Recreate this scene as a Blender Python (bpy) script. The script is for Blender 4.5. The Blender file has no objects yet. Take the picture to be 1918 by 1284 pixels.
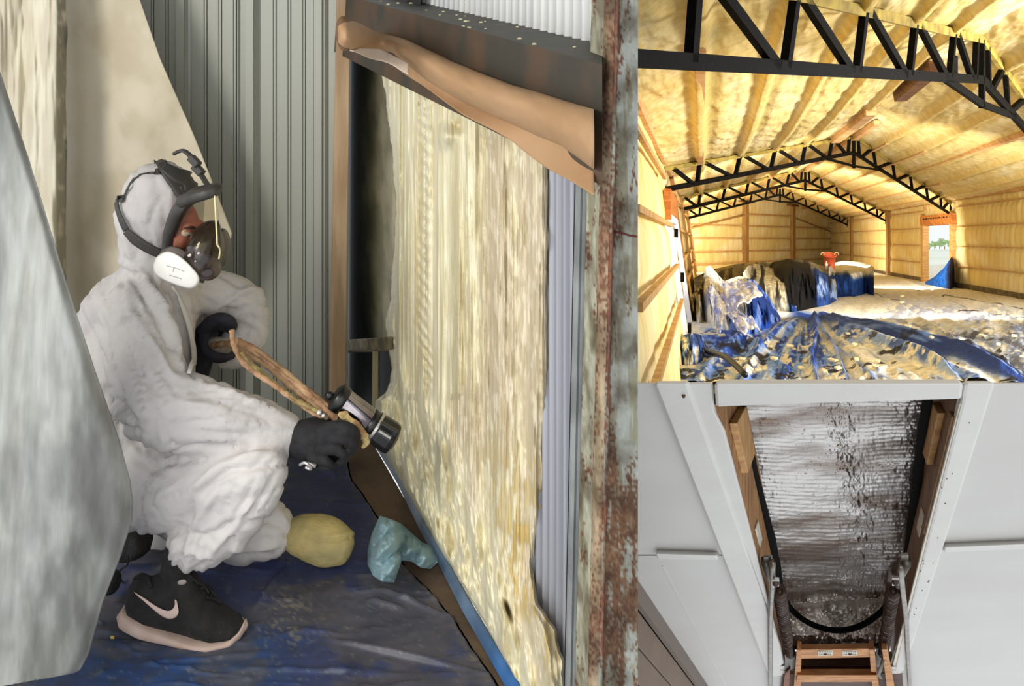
import bpy, bmesh, math, random
import numpy as np
from mathutils import Vector, Matrix
random.seed(4)
SC = bpy.context.scene
COL = SC.collection
# ------------------------------------------------------------------ camera, world, lights, exposure
F, CX, CY, ZC = 1800.0, 1050.0, -147.0, 1.56
cam_d = bpy.data.cameras.new('camera'); cam = bpy.data.objects.new('camera', cam_d); COL.objects.link(cam)
cam.location = (0, 0, ZC); cam.rotation_euler = (math.pi/2, 0, 0)
cam_d.sensor_width = 36; cam_d.lens = F/1918*36
cam_d.shift_x = (959-CX)/1918; cam_d.shift_y = (CY-642)/1918
cam_d.clip_start = .05; cam_d.clip_end = 500
SC.camera = cam
w = bpy.data.worlds.new('overcast sky'); SC.world = w; w.use_nodes = True
bg = w.node_tree.nodes['Background']; bg.inputs[0].default_value = (.93, .97, 1, 1); bg.inputs[1].default_value = 1.0
SC.view_settings.view_transform = 'Standard'; SC.view_settings.look = 'None'
SC.view_settings.exposure = 0.0; SC.view_settings.gamma = 1; SC.view_settings.use_curve_mapping = False
def area(name, loc, target, size, power, col=(1, 1, 1), sy=None):
    l = bpy.data.lights.new(name, 'AREA'); l.energy = power; l.color = col; l.size = size
    if sy: l.shape = 'RECTANGLE'; l.size_y = sy
    o = bpy.data.objects.new(name, l); COL.objects.link(o); o.location = loc
    o.rotation_euler = (Vector(target)-Vector(loc)).to_track_quat('-Z', 'Y').to_euler()
    return o
sl = bpy.data.lights.new('soft_daylight', 'SUN'); sl.energy = 1.4; sl.angle = 1.2; sl.color = (1, .97, .9)
so = bpy.data.objects.new('soft_daylight', sl); COL.objects.link(so); so.rotation_euler = Vector((.10, 1, -.46)).to_track_quat('-Z', 'Y').to_euler()
area('bay_fill', (-1.9, .6, 2.05), (-.4, 2.4, .5), .6, 32, (1, .96, .88))  # added fill from the left, grazing the foam to bring out relief
area('hall_near_fill', (11.2, 8.4, -2.0), (7, 14.5, -6.6), 3.4, 2600, (1, .98, .94))  # added fill outside the frame to brighten the near hall
for i, (x, y, z, e) in enumerate(((6.6, 19, -4.6, 300), (8.3, 31, -8.6, 460), (9.8, 43, -12.6, 440))):
    area('hall_fill', (x, y, z), (x+1.46, y+10, z-3.6), 7, e, (1, .97, .9), 1.0)  # added fills without fixtures, brightening the deep hall

# ------------------------------------------------------------------ helpers
def P(px, py, Y):
    return Vector(((px-CX)*Y/F, Y, ZC-(py-CY)*Y/F))
def clr(c):
    if isinstance(c, tuple): c = [x/255 for x in c]
    return [((x+.055)/1.055)**2.4 if x > .04045 else x/12.92 for x in c]
def _h(ix, iy, iz, seed):
    n = (ix*374761393 + iy*668265263 + iz*2147483647 + seed*1274126177) & 0xffffffff
    n = ((n ^ (n >> 13))*1274126177) & 0xffffffff
    n = ((n ^ (n >> 16))*2246822519) & 0xffffffff
    return ((n ^ (n >> 15)) & 0xffffff)/float(0xffffff)
def vnoise(x, y, z=0, seed=0):
    x, y, z = np.broadcast_arrays(np.asarray(x, float), np.asarray(y, float), np.asarray(z, float))
    ix, iy, iz = [np.floor(a).astype(np.int64) for a in (x, y, z)]
    fx, fy, fz = x-ix, y-iy, z-iz
    fx, fy, fz = [a*a*(3-2*a) for a in (fx, fy, fz)]
    r = 0
    for dx in (0, 1):
        for dy in (0, 1):
            for dz in (0, 1):
                r = r + _h(ix+dx, iy+dy, iz+dz, seed)*(fx if dx else 1-fx)*(fy if dy else 1-fy)*(fz if dz else 1-fz)
    return r
def fbm(x, y, z=0, oct=4, seed=0):
    r, a, t = 0, 1, 0
    for i in range(oct):
        r = r + a*vnoise(np.asarray(x)*2**i, np.asarray(y)*2**i, np.asarray(z)*2**i, seed+i*17); t += a; a *= .5
    return r/t
C_ = lambda *a: np.array(a)/255
def sstep(a, b, x):
    t = np.clip((np.asarray(x, float)-a)/(b-a), 0, 1); return t*t*(3-2*t)
def mixc(a, b, t):
    t = np.asarray(t)[..., None]; return np.asarray(a)*(1-t)+np.asarray(b)*t

MATS = {}
def M(name, col=(200, 200, 200), rough=.6, metal=0, col2=None, vs=6, bump=0, bs=30, st=(1, 1, 1), attr=False, trans=0, alpha=1, spec=.5, detail=4, vc=(.4, .6), coat=0, emit=None):
    if name in MATS: return MATS[name]
    m = bpy.data.materials.new(name); m.use_nodes = True; MATS[name] = m
    nt = m.node_tree; N = nt.nodes; L = nt.links; b = N['Principled BSDF']
    b.inputs['Roughness'].default_value = rough; b.inputs['Metallic'].default_value = metal
    b.inputs['Specular IOR Level'].default_value = spec
    b.inputs['Transmission Weight'].default_value = trans; b.inputs['Alpha'].default_value = alpha
    b.inputs['Coat Weight'].default_value = coat
    c1 = clr(col)+[1]; b.inputs['Base Color'].default_value = c1
    tc = N.new('ShaderNodeTexCoord'); mp = N.new('ShaderNodeMapping'); L.new(tc.outputs['Object'], mp.inputs[0]); mp.inputs['Scale'].default_value = st
    src = None
    if attr:
        at = N.new('ShaderNodeAttribute'); at.attribute_name = 'Col'; src = at.outputs['Color']; L.new(src, b.inputs['Base Color'])
    if col2 or attr:
        no = N.new('ShaderNodeTexNoise'); no.inputs['Scale'].default_value = vs; no.inputs['Detail'].default_value = detail
        L.new(mp.outputs[0], no.inputs['Vector'])
        cr = N.new('ShaderNodeMapRange'); cr.inputs[1].default_value = vc[0]; cr.inputs[2].default_value = vc[1]
        L.new(no.outputs[0], cr.inputs[0])
        mx = N.new('ShaderNodeMix'); mx.data_type = 'RGBA'; L.new(cr.outputs[0], mx.inputs[0])
        if attr:
            mx.blend_type = 'MULTIPLY'; mx.inputs[7].default_value = clr(col2 or (225, 225, 225))+[1]; L.new(src, mx.inputs[6])
        else:
            mx.inputs[6].default_value = c1; mx.inputs[7].default_value = clr(col2)+[1]
        L.new(mx.outputs[2], b.inputs['Base Color'])
    if bump:
        n2 = N.new('ShaderNodeTexNoise'); n2.inputs['Scale'].default_value = bs; n2.inputs['Detail'].default_value = 5
        L.new(mp.outputs[0], n2.inputs['Vector'])
        bp = N.new('ShaderNodeBump'); bp.inputs['Strength'].default_value = min(1, bump); bp.inputs['Distance'].default_value = .02*max(1, bump)
        L.new(n2.outputs[0], bp.inputs['Height']); L.new(bp.outputs[0], b.inputs['Normal'])
    return m

def wood(name, col, col2, st=(1, 1, 1), vs=30, rough=.65):
    return M(name, col, rough, 0, col2, vs, .15, 60, st)

def link(name, me, mat, parent=None, smooth=False, loc=None):
    if loc is not None:
        me.transform(Matrix.Translation(-Vector(loc)))
    elif parent is not None:
        pl = Vector((0, 0, 0)); q = parent
        while q: pl += q.location; q = q.parent
        me.transform(Matrix.Translation(-pl))
    o = bpy.data.objects.new(name, me); COL.objects.link(o)
    if loc is not None: o.location = loc
    if parent is not None: o.parent = parent
    if mat:
        for m in (mat if isinstance(mat, (list, tuple)) else [mat]): me.materials.append(m)
    if smooth:
        me.polygons.foreach_set('use_smooth', [True]*len(me.polygons))
    return o
def tag(o, label=None, cat=None, group=None, kind=None):
    if label: o['label'] = label
    if cat: o['category'] = cat
    if group: o['group'] = group
    if kind: o['kind'] = kind
    return o
def thing(name, loc, label, cat, group=None):
    o = bpy.data.objects.new(name, None); COL.objects.link(o); o.location = loc; o.empty_display_size = .1
    return tag(o, label, cat, group)

def grid(nu, nv, fn, name, mat, parent=None, cfn=None, mask=None, thick=0, loc=None, wrap=False, kind=None):
    """fn(U,V)-> (...,3) for U,V in 0..1 arrays (nv rows, nu columns)"""
    u = np.linspace(0, 1, nu); v = np.linspace(0, 1, nv); U, V = np.meshgrid(u, v)
    p = fn(U, V); co = p.reshape(-1, 3)
    i = np.arange(nu-1)[None, :]+np.arange(nv-1)[:, None]*nu
    q = np.stack([i, i+1, i+1+nu, i+nu], -1).reshape(-1, 4)
    if mask is not None:
        k = mask(co).reshape(-1); q = q[k[q].all(1)]
    me = bpy.data.meshes.new(name)
    me.vertices.add(len(co)); me.vertices.foreach_set('co', co.reshape(-1).astype(np.float32))
    me.loops.add(len(q)*4); me.loops.foreach_set('vertex_index', q.reshape(-1).astype(np.int32))
    me.polygons.add(len(q)); me.polygons.foreach_set('loop_start', (np.arange(len(q))*4).astype(np.int32))
    me.update(calc_edges=True)
    if cfn is not None:
        c = cfn(U, V, p).reshape(-1, 3)
        lin = np.where(c > .04045, ((c+.055)/1.055)**2.4, c/12.92)
        a = me.color_attributes.new('Col', 'FLOAT_COLOR', 'POINT')
        a.data.foreach_set('color', np.concatenate([lin, np.ones((len(lin), 1))], 1).reshape(-1).astype(np.float32))
    me.validate()
    if mask is not None:
        bm = bmesh.new(); bm.from_mesh(me)
        bmesh.ops.delete(bm, geom=[v_ for v_ in bm.verts if not v_.link_faces], context='VERTS'); bm.to_mesh(me); bm.free()
    o = link(name, me, mat, parent, True, loc)
    if thick:
        md = o.modifiers.new('t', 'SOLIDIFY'); md.thickness = thick; md.offset = 0
    if kind: o['kind'] = kind
    return o

class MB:
    def __init__(s): s.v = []; s.f = []; s.sm = False
    def hexa(s, c):
        n = len(s.v); s.v += [tuple(x) for x in c]
        s.f += [tuple(n+i for i in q) for q in ((0, 3, 2, 1), (4, 5, 6, 7), (0, 1, 5, 4), (1, 2, 6, 5), (2, 3, 7, 6), (3, 0, 4, 7))]; return s
    def quadprism(s, a, off):
        return s.hexa([Vector(x) for x in a]+[Vector(x)+Vector(off) for x in a])
    def poly(s, pts, off):
        n = len(s.v); k = len(pts); off = Vector(off)
        s.v += [tuple(p) for p in pts]+[tuple(Vector(p)+off) for p in pts]
        s.f += [tuple(range(n, n+k)), tuple(range(n+2*k-1, n+k-1, -1))]
        for i in range(k): j = (i+1) % k; s.f.append((n+i, n+j, n+k+j, n+k+i))
        return s
    def beam(s, a, b, wd, w, t):
        """bar from a to b; wd = approx width direction, w width, t thickness"""
        a, b, wd = Vector(a), Vector(b), Vector(wd); d = (b-a).normalized()
        x = (wd-d*wd.dot(d)).normalized()*w/2; y = d.cross(x).normalized()*t/2
        return s.hexa([a-x-y, a+x-y, a+x+y, a-x+y, b-x-y, b+x-y, b+x+y, b-x+y])
    def tube(s, pts, r, n=10, cap=True, flat=None):
        pts = [Vector(p) for p in pts]; k = len(pts); rs = r if isinstance(r, (list, tuple)) else [r]*k
        base = len(s.v); up = None
        for i, p in enumerate(pts):
            d = (pts[min(i+1, k-1)]-pts[max(i-1, 0)]).normalized()
            if up is None:
                up = Vector((0, 0, 1)) if abs(d.z) < .9 else Vector((1, 0, 0))
                if flat: up = Vector(flat[0])
            up = (up-d*up.dot(d)).normalized(); y = d.cross(up)
            f2 = flat[1] if flat else 1
            for j in range(n):
                a = 2*math.pi*j/n; s.v.append(tuple(p+up*(rs[i]*math.cos(a))*(f2)+y*(rs[i]*math.sin(a))))
        for i in range(k-1):
            for j in range(n):
                j2 = (j+1) % n; s.f.append((base+i*n+j, base+i*n+j2, base+(i+1)*n+j2, base+(i+1)*n+j))
        if cap:
            s.f.append(tuple(base+j for j in range(n-1, -1, -1))); s.f.append(tuple(base+(k-1)*n+j for j in range(n)))
        return s
    def ell(s, c, ax, n=20, m=12):
        """ellipsoid, ax = three Vectors (semi axes)"""
        c = Vector(c); A, B, D = [Vector(x) for x in ax]; b = len(s.v)
        s.v.append(tuple(c+D))
        for i in range(1, m):
            th = math.pi*i/m
            for j in range(n):
                ph = 2*math.pi*j/n
                s.v.append(tuple(c+A*(math.sin(th)*math.cos(ph))+B*(math.sin(th)*math.sin(ph))+D*math.cos(th)))
        s.v.append(tuple(c-D)); e = len(s.v)-1
        for j in range(n):
            s.f.append((b, b+1+j, b+1+(j+1) % n)); s.f.append((e, b+1+(m-2)*n+(j+1) % n, b+1+(m-2)*n+j))
        for i in range(m-2):
            for j in range(n):
                s.f.append((b+1+i*n+j, b+1+(i+1)*n+j, b+1+(i+1)*n+(j+1) % n, b+1+i*n+(j+1) % n))
        return s
    def mesh(s, name='m'):
        me = bpy.data.meshes.new(name); me.from_pydata(s.v, [], s.f); me.update()
        bm = bmesh.new(); bm.from_mesh(me); bmesh.ops.recalc_face_normals(bm, faces=bm.faces); bm.to_mesh(me); bm.free()
        return me
    def build(s, name, mat, parent=None, smooth=False, bev=0, loc=None):
        o = link(name, s.mesh(name), mat, parent, smooth, loc)
        if bev:
            md = o.modifiers.new('b', 'BEVEL'); md.width = bev; md.segments = 2; md.limit_method = 'ANGLE'
        return o
def lerp(a, b, t): return a+(b-a)*t
def pline(pts, y):
    """x on a polyline of (x,y) at height y (numpy ok)"""
    ys = [p[1] for p in pts]; xs = [p[0] for p in pts]; return np.interp(y, ys, xs)
def spline(pts, k=6):
    pts = [Vector(p) for p in pts]; out = []
    for i in range(len(pts)-1):
        p0 = pts[max(i-1, 0)]; p1 = pts[i]; p2 = pts[i+1]; p3 = pts[min(i+2, len(pts)-1)]
        for j in range(k):
            t = j/k
            out.append(.5*((2*p1)+(p2-p0)*t+(2*p0-5*p1+4*p2-p3)*t*t+(3*p1-p0-3*p2+p3)*t**3))
    out.append(pts[-1]); return out
# ================================================================== THE HALL (upper right): foam sprayed shed
G = (449-CY)/F
def H(s, t, z, off=0):
    """s along the hall from the second truss, t across 0..1, z height over its floor"""
    X = 1.73+11.4*t+.146*s; Y = 16.4+15.9*t+s
    return np.stack(np.broadcast_arrays(X, Y, ZC-G*Y-1.6+z), -1)
def Hv(s, t, z): return Vector(H(float(s), float(t), float(z)).tolist())
def HLx(z): return .42*(1-np.asarray(z, float)/2.97)
def HL(s, z):
    p = H(s, 0.0, z); p = np.array(p); p[..., 0] = p[..., 0]+HLx(z); return p
def HLv(s, z): return Vector(HL(np.float64(s), np.float64(z)).tolist())
def dzn(s, t): return (1-sstep(-11, -3, s))*(.15+.55*np.maximum(.5-np.asarray(t, float), 0))
def roofz(t): return 2.97+1.40*(1-np.abs(np.asarray(t)-.5)/.5)
def pxof(co): return CX+co[..., 0]/co[..., 1]*F
PT = [.0725+.0876*j for j in range(5)]; PT = PT+[1-x for x in PT][::-1]
AX = Vector((.146, 1, -G)).normalized(); BX = Vector((11.4, 15.9, -G*15.9)).normalized(); UP = Vector((0, 0, 1))
foam = M('sprayed_foam', attr=True, rough=.85, col2=(232, 218, 176), vs=5, bump=1.3, bs=6, detail=6, vc=(.35, .75))
foam_wall = M('sprayed_foam_wall', attr=True, rough=.85, col2=(236, 226, 190), vs=3, bump=1.3, bs=4, detail=6, vc=(.35, .75), st=(1, 1, .35))
pine = wood('pine_board', (206, 162, 98), (184, 136, 74), (.3, .3, 3), 6)
pine_r = wood('pine_purlin', (222, 178, 122), (200, 146, 90), (.3, .3, 3), 6)
pine_d = wood('pine_post', (170, 128, 66), (144, 102, 48), (3, 3, .3), 6)
steel_b = M('black_steel', (9, 8, 7), .7, 0, (40, 35, 22), 30, .1, 60, vc=(.6, .78), spec=.08)
cream = np.array((238, 214, 146))/255; cream2 = np.array((222, 190, 110))/255; olive = np.array((160, 138, 62))/255; pale = np.array((243, 226, 178))/255
S0, S1 = -13.5, 30.2
def ceil_fn(t0, t1):
    def fn(U, V):
        t = t0+(t1-t0)*U; s = S0+(S1-S0)*V**1.25
        z = roofz(t)
        hump = np.zeros_like(t)
        for p in PT: hump += np.exp(-((t-p)/.0085)**4)
        valley = np.zeros_like(t)
        for p in PT: valley += np.exp(-((np.abs(t-p)-.016)/.008)**2)
        z = z+dzn(s, t)
        n = fbm(t*60, s*1.6, 0, 4, 3)-.5; n2 = fbm(t*160, s*5, 0, 3, 9)-.5
        rows = np.sin(s*7+fbm(t*30, s*.6, 0, 2, 5)*7)
        z = z-.10-.09*hump+.03*valley+.05*n*(1-hump)+.022*n2+.010*rows*(1-hump)
        for k in (-11.1, 0, 11.3, 22.7): z = z-.03*np.exp(-((s-k)/.25)**2)*(1-hump)
        return H(s, t, z)
    return fn
def ceil_col(t0, t1):
    def cfn(U, V, p):
        t = t0+(t1-t0)*U; s = S0+(S1-S0)*V**1.25
        hump = np.zeros_like(t); valley = np.zeros_like(t)
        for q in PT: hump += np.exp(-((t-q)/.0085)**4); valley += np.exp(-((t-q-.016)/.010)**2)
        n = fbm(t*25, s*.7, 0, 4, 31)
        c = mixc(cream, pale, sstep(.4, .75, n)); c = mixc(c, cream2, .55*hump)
        c = mixc(c, olive, np.clip(.55*valley*sstep(.35, .65, fbm(t*6, s*.35, 0, 2, 77)), 0, 1))  # olive shading painted into the recess beside each purlin
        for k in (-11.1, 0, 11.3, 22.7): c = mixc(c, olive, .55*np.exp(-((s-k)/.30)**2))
        return c
    return cfn
msk = lambda co: (pxof(co) > 1168) & (co[:, 1] > 4.7)
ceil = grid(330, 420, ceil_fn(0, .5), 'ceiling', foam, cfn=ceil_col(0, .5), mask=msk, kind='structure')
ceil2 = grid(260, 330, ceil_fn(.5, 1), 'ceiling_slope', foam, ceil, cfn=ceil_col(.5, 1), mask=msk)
# exposed purlins and ridge boards under the foam
def purlin(t, s0, s1, w=.10, h=.16, m=pine_r, drop=.17):
    z = float(roofz(t))-drop
    return MB().beam(Hv(s0, t, z+float(dzn(s0, t))), Hv(s1, t, z+float(dzn(s1, t))), BX, w*2.2, h).build('purlin', m, ceil, bev=.01)
purlin(.0725, -9, -.3, .05, .04, drop=.21); purlin(.423, -5.2, -.4, .09, .14, drop=.20); purlin(.455, -9.5, -6.9, .10, .16, wood('brown_board', (120, 76, 36), (92, 54, 24), (.3, .3, 3), 6), drop=.24)
purlin(.5, -3.2, 29, .06, .12, drop=.20); purlin(.752, -11, 29, .07, .10, drop=.2); purlin(.84, -2, 29, .04, .03, drop=.2); purlin(.665, -4, 29, .04, .03, drop=.2); purlin(.927, 0, 29, .04, .03, drop=.2)
purlin(.577, -2, 26, .04, .03, drop=.2)
for t in PT[2:4]: purlin(t, 4, 29, .03, .03, drop=.2)
# right wall
def wallcol(seed, dark=.25):
    def cfn(U, V, p):
        n = fbm(p[..., 1]*.35, p[..., 2]*1.3, 0, 4, seed); n2 = fbm(p[..., 1]*1.6, p[..., 2]*.6, 0, 3, seed+5)
        c = mixc(cream, pale, sstep(.4, .7, n)); return mixc(c, cream2, dark*sstep(.5, .8, n2))
    return cfn
GZ = [.73, 1.38, 2.02, 2.66]; GZL = [.73, 1.23, 1.81, 2.5]
def gbulge(z, lv):
    b = np.ones_like(z)
    for g in lv: b = b*(1-np.exp(-((z-g)/.09)**2))
    return b
NR = Vector((-.9, .62, 0))
def rw_fn(s0, s1, z0, z1):
    def fn(U, V):
        s = s0+(s1-s0)*U; z = z0+(z1-z0)*V
        b = gbulge(z, GZ+[0., 2.95])
        n = fbm(s*2.2, z*1.2, 0, 4, 61)-.5
        o = .05*b+.06*n+.012*np.sin(s*14+z*2+4*n)
        return H(s, 1.0, z)+o[..., None]*np.array((-.8, .55, 0))
    return fn
DS0, DS1 = -.0, 0.0
def s_right(px):
    """s where the right wall crosses column px"""
    # (X/Y): 13.13+.146 s = k (32.3+s)
    k = (px-CX)/F; return (13.13-k*32.3)/(k-.146)
sD0, sD1 = s_right(1789), s_right(1737)      # door opening, near to far
wr = grid(160, 70, rw_fn(-9.2, sD0-.25, 0, 3.0), 'wall_right', foam_wall, cfn=wallcol(41), kind='structure')
grid(230, 60, rw_fn(sD1+.25, 30.2, 0, 3.0), 'foam_panel', foam_wall, wr, cfn=wallcol(41))
grid(60, 14, rw_fn(sD0-.3, sD1+.3, 2.42, 3.0), 'foam_panel', foam_wall, wr, cfn=wallcol(41))
def rwbeam(name, s0, z0, s1, z1, w, t, m, par, o=.07):
    d = Vector((-.8, .55, 0))*o; return MB().beam(Hv(s0, 1, z0)+d, Hv(s1, 1, z1)+d, UP if s0 != s1 else AX, w, t).build(name, m, par)
postS = [s_right(1668), s_right(1599), 30.0]
for z in GZ:
    for a, b in ((-9.2, sD0-.45), (sD1+.45, postS[0]-.3), (postS[0]+.3, postS[1]-.3), (postS[1]+.3, 29.8)):
        rwbeam('girt', a, z, b, z, .035, .05, pine, wr, .07)
for a, b in ((-9.2, -3.), (-3., 4.), (4., 16.), (16., 29.8)): rwbeam('eave_board', a, 2.93, b, 2.93, .13, .1, pine, wr, .1)
for s in postS: rwbeam('post', s, 0, s, 2.9, .42, .16, pine_d, wr, .09)
rwbeam('sill_board', -9.2, .09, sD0-.3, .09, .2, .06, M('grey_sill', (112, 96, 62), .8, 0, (80, 66, 40), 3), wr, .12)
rwbeam('sill_board', sD1+.3, .09, 29.8, .09, .14, .06, M('grey_sill'), wr, .1)
for s in (3.4, 14.2): rwbeam('cleat', s+.0, 2.7, s+.0, 2.9, .16, .08, pine, wr, .1)
# door opening on the right, bright daylight and a treeline beyond
d1 = thing('door_1', Hv(sD0, 1, 0), 'open doorway with pine header in right hall wall, daylight beyond', 'doorway'); d1['kind'] = 'structure'
rwbeam('door_post', sD0-.12, 0, sD0-.12, 2.5, .36, .22, pine, d1, .06); rwbeam('door_post', sD1+.15, 0, sD1+.15, 2.5, .36, .22, pine, d1, .06)
rwbeam('door_header', sD0-.35, 2.28, sD1+.35, 2.28, .34, .2, wood('orange_header', (206, 130, 58), (170, 96, 34), (.3, .3, 3), 6), d1, .09)
ink = M('black_print', (40, 26, 14), .7)
sb = MB(); rr = random.Random(5); x = sD0+.2
while x < sD1-.1:
    l = rr.uniform(.08, .3); sb.beam(Hv(x, 1, 2.33)+Vector((-.8, .55, 0))*.20, Hv(min(x+l, sD1), 1, 2.33)+Vector((-.8, .55, 0))*.20, UP, rr.uniform(.03, .06), .01); x += l+rr.uniform(.05, .14)
sb.build('print_mark', ink, d1)
field = M('outside_field', (236, 238, 228), .9, 0, (222, 230, 206), .1)
def HG(px, Y, z=-.25): return Vector(((px-CX)*Y/F, Y, ZC-G*Y-1.6+z))
MB().quadprism([HG(1690, 36), HG(1860, 30), HG(1900, 190), HG(1640, 190)], (0, 0, -.1)).build('ground', field)['kind'] = 'structure'
leafm = M('far_tree_leaves', (150, 176, 120), .9, 0, (180, 200, 150), .3, .6, 1)
names = ['pale round bush seen through the far side of the doorway', 'hazy tree left of centre in the doorway view', 'taller hazy tree in the middle of doorway view', 'hazy tree just right of the middle of doorway', 'low grey-green bush in the doorway view', 'last hazy bush at the near jamb of doorway']
for i in range(6):
    x = 1741+i*9.5; Yt = 165+4*(i % 3); c = HG(x, Yt, 0); tr = thing('distant_tree', c, names[i], 'tree', 'trees outside the doorway')
    b = MB(); hh = (.7, .9, 1.15, 1.2, .8, .9)[i]
    for k in range(9):
        q = c+Vector((rr.uniform(-.36, .36), rr.uniform(-.8, .8), .55+rr.uniform(0, hh*.8))); r = rr.uniform(.22, .36)
        b.ell(q, (Vector((r, 0, 0)), Vector((0, r, 0)), Vector((0, 0, r*.9))), 10, 7)
    b.build('foliage', leafm, tr, True); MB().tube([c+Vector((0, 0, -.02)), c+Vector((0, 0, .6))], .07, 8).build('trunk', pine_d, tr)
# far wall
def fw_fn(U, V):
    t = U; z = V*(roofz(t)-.02)
    lv = [.4, 1.0, 1.68, 2.35, 3.0]
    b = gbulge(z, lv); n = fbm(t*60, z*1.2, 0, 4, 71)-.5
    return H(30.0-.08*b-.1*n, t, z)
wf = grid(200, 90, fw_fn, 'wall_far', foam_wall, cfn=wallcol(47, .5), kind='structure')
tp = []
def t_far(px):
    k = (px-CX)/F; return (46.4*k-(1.73+.146*30))/(11.4-15.9*k)
ts = [.0, t_far(1396), t_far(1484), 1.0]
for z in (.4, 1.0, 1.68, 2.35):
    for a, b in zip(ts[:-1], ts[1:]): MB().beam(Hv(29.8, a+.01, z), Hv(29.8, b-.01, z), UP, .07, .06).build('girt', pine, wf)
for t in ts[1:3]: MB().beam(Hv(29.7, t, 0), Hv(29.7, t, float(roofz(t))-.25), BX, .4, .2).build('post', pine_d, wf); MB().beam(Hv(29.5, t-.03, float(roofz(t))-.25), Hv(29.5, t+.03, float(roofz(t))-.25), UP, .12, .3).build('bracket', M('brown_board'), wf)
MB().beam(Hv(29.7, .01, 2.15), Hv(29.7, ts[1], 2.95), UP, .07, .08).build('brace', pine_d, wf)
MB().beam(Hv(29.7, .99, 2.15), Hv(29.7, ts[2], 2.95), UP, .07, .08).build('brace', pine_d, wf)
MB().beam(Hv(29.7, ts[1], 2.98), Hv(29.7, ts[2], 2.98), UP, .07, .08).build('girt', pine, wf)
# left wall
def s_left(px, z):
    # 1.73+.146s+HLx = k(16.4+s)
    k = (px-CX)/F; return (1.73+float(HLx(z))-k*16.4)/(k-.146)
def lw(s0, s1, z0, z1):
    def fn(U, V):
        s = s0+(s1-s0)*U; z = z0+(z1-z0)*V
        b = gbulge(z, GZL+[2.95]); n = fbm(s*1.4, z*1.4, 0, 4, 81)-.5
        return HL(s, z)+(.04*b+.05*n-.02)[..., None]*np.array((1, -.1, 0))
    return fn
sL0, sL1 = -2.3, 1.6     # white window door opening
m2 = lambda co: (pxof(co) > 1165) & (CY+(ZC-co[:, 2])*F/co[:, 1] < 724)
wl = grid(120, 90, lw(-12, sL0, 0, 3.0), 'wall_left', foam_wall, cfn=wallcol(51, .5), mask=m2, kind='structure')
grid(90, 90, lw(sL1, 30.2, 0, 3.0), 'foam_panel', foam_wall, wl, cfn=wallcol(51))
grid(40, 20, lw(sL0-.1, sL1+.1, 2.02, 3.0), 'foam_panel', foam_wall, wl, cfn=wallcol(51))
def lwbeam(name, s0, z0, s1, z1, w, t, m, par, o=.08):
    d = Vector((1, 0, 0))*o; return MB().beam(HLv(s0, z0)+d, HLv(s1, z1)+d, UP if s0 != s1 else AX, w, t).build(name, m, par)
for z in GZL:
    for a, b in ((max(-11.2, float(s_left(1170, z))), sL0-.2), (sL1+.2, 12), (12.3, 29.8)): lwbeam('girt', a, z, b, z, .05, .05, pine, wl, .075)
for a, b in ((float(s_left(1170, 2.9)), -.3), (.3, 12), (12, 29.8)): lwbeam('eave_board', a, 2.9, b, 2.9, .08, .06, pine_r, wl, .05)
for s in (11.3, 22.7, 29.6): lwbeam('post', s, 0, s, 2.9, .35, .1, pine_d, wl, .05)
lwbeam('post', sL1+1.2, 0, sL1+1.2, 2.85, .25, .1, pine_d, wl, .05)
d2 = thing('door_2', HLv(sL0, 0), 'bright narrow white doorway in the left hall wall', 'doorway'); d2['kind'] = 'structure'
white_pvc = M('white_frame', (240, 238, 244), .4)
lwbeam('door_header', sL0-.3, 2.12, sL1+.2, 2.12, .42, .1, M('orange_header'), d2, .06)
for s, ww in ((sL0+.0, .10), (sL1-.0, .10)): lwbeam('door_frame', s, .0, s, 1.92, ww, .08, white_pvc, d2, .05)
lwbeam('door_frame', sL0, 1.92, sL1, 1.92, .1, .08, white_pvc, d2, .05)
for z in (.3, 1.05, 1.7): lwbeam('hinge', sL0-.05, z, sL0+.25, z, .12, .05, steel_b, d2, .12)
# trusses
def truss(s, label, z_heel=2.45, t_min=0., w=.06, wl_=.05, first=False, zkick=0.):
    T = thing('steel_roof_truss', Hv(s, .5, 3.9), label, 'truss', 'black steel roof trusses across the hall')
    zb = lambda t: z_heel+(3.81-z_heel)*(1-abs(t-.5)/.5)
    zt = lambda t: float(roofz(t))-.16+float(dzn(s, t))
    Nn = BX.cross(UP)
    def bar(name, t0, z0, t1, z1, ww):
        a, b = Hv(s, t0, z0), Hv(s, t1, z1); d = (b-a).normalized()
        return MB().beam(a, b, Nn.cross(d), ww, .07).build(name, steel_top if name == 'top_chord' else steel_b, T)
    for t0, t1 in ((t_min, .5), (.5, 1.)):
        bar('top_chord', t0, zt(t0), t1, zt(t1), w*.9); bar('bottom_chord', t0, zb(t0), t1, zb(t1), w)
    bar('tie', .395, zb(.395), .5, 3.47, w*.8); bar('tie', .5, 3.47, .615, zb(.615), w*.8)
    bar('king_post', .5, 3.42, .5, zt(.5), w)
    half = []
    tops = [.012]+PT[:5]+[.485]
    for i in range(6):
        a, b = tops[i], tops[i+1]; m = a+(b-a)*.76
        half.append((a+.006, 1, m, 0)); half.append((m+.008, 0, b-.002, 1))
    for a, ka, b, kb in half:
        for mir in (0, 1):
            ta, tb = (1-a, 1-b) if mir else (a, b)
            if min(ta, tb) < t_min: continue
            bar('web', ta, zt(ta) if ka else zb(ta), tb, zt(tb) if kb else zb(tb), wl_)
    if t_min < .02: bar('heel_plate', .0, zb(0)-.12, .0, zt(0)+.05, .12)
    bar('heel_plate', 1., zb(1)-.12, 1., zt(1)+.05, .16)
    return T
steel_top = M('foam_dusted_steel', (176, 152, 66), .8, 0, (120, 100, 40), 4, vc=(.4, .7))
T1 = truss(-11.1, 'nearest black steel truss, its heavy bottom chord crossing the top of the hall', 2.62, .026, .115, .085)
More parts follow.
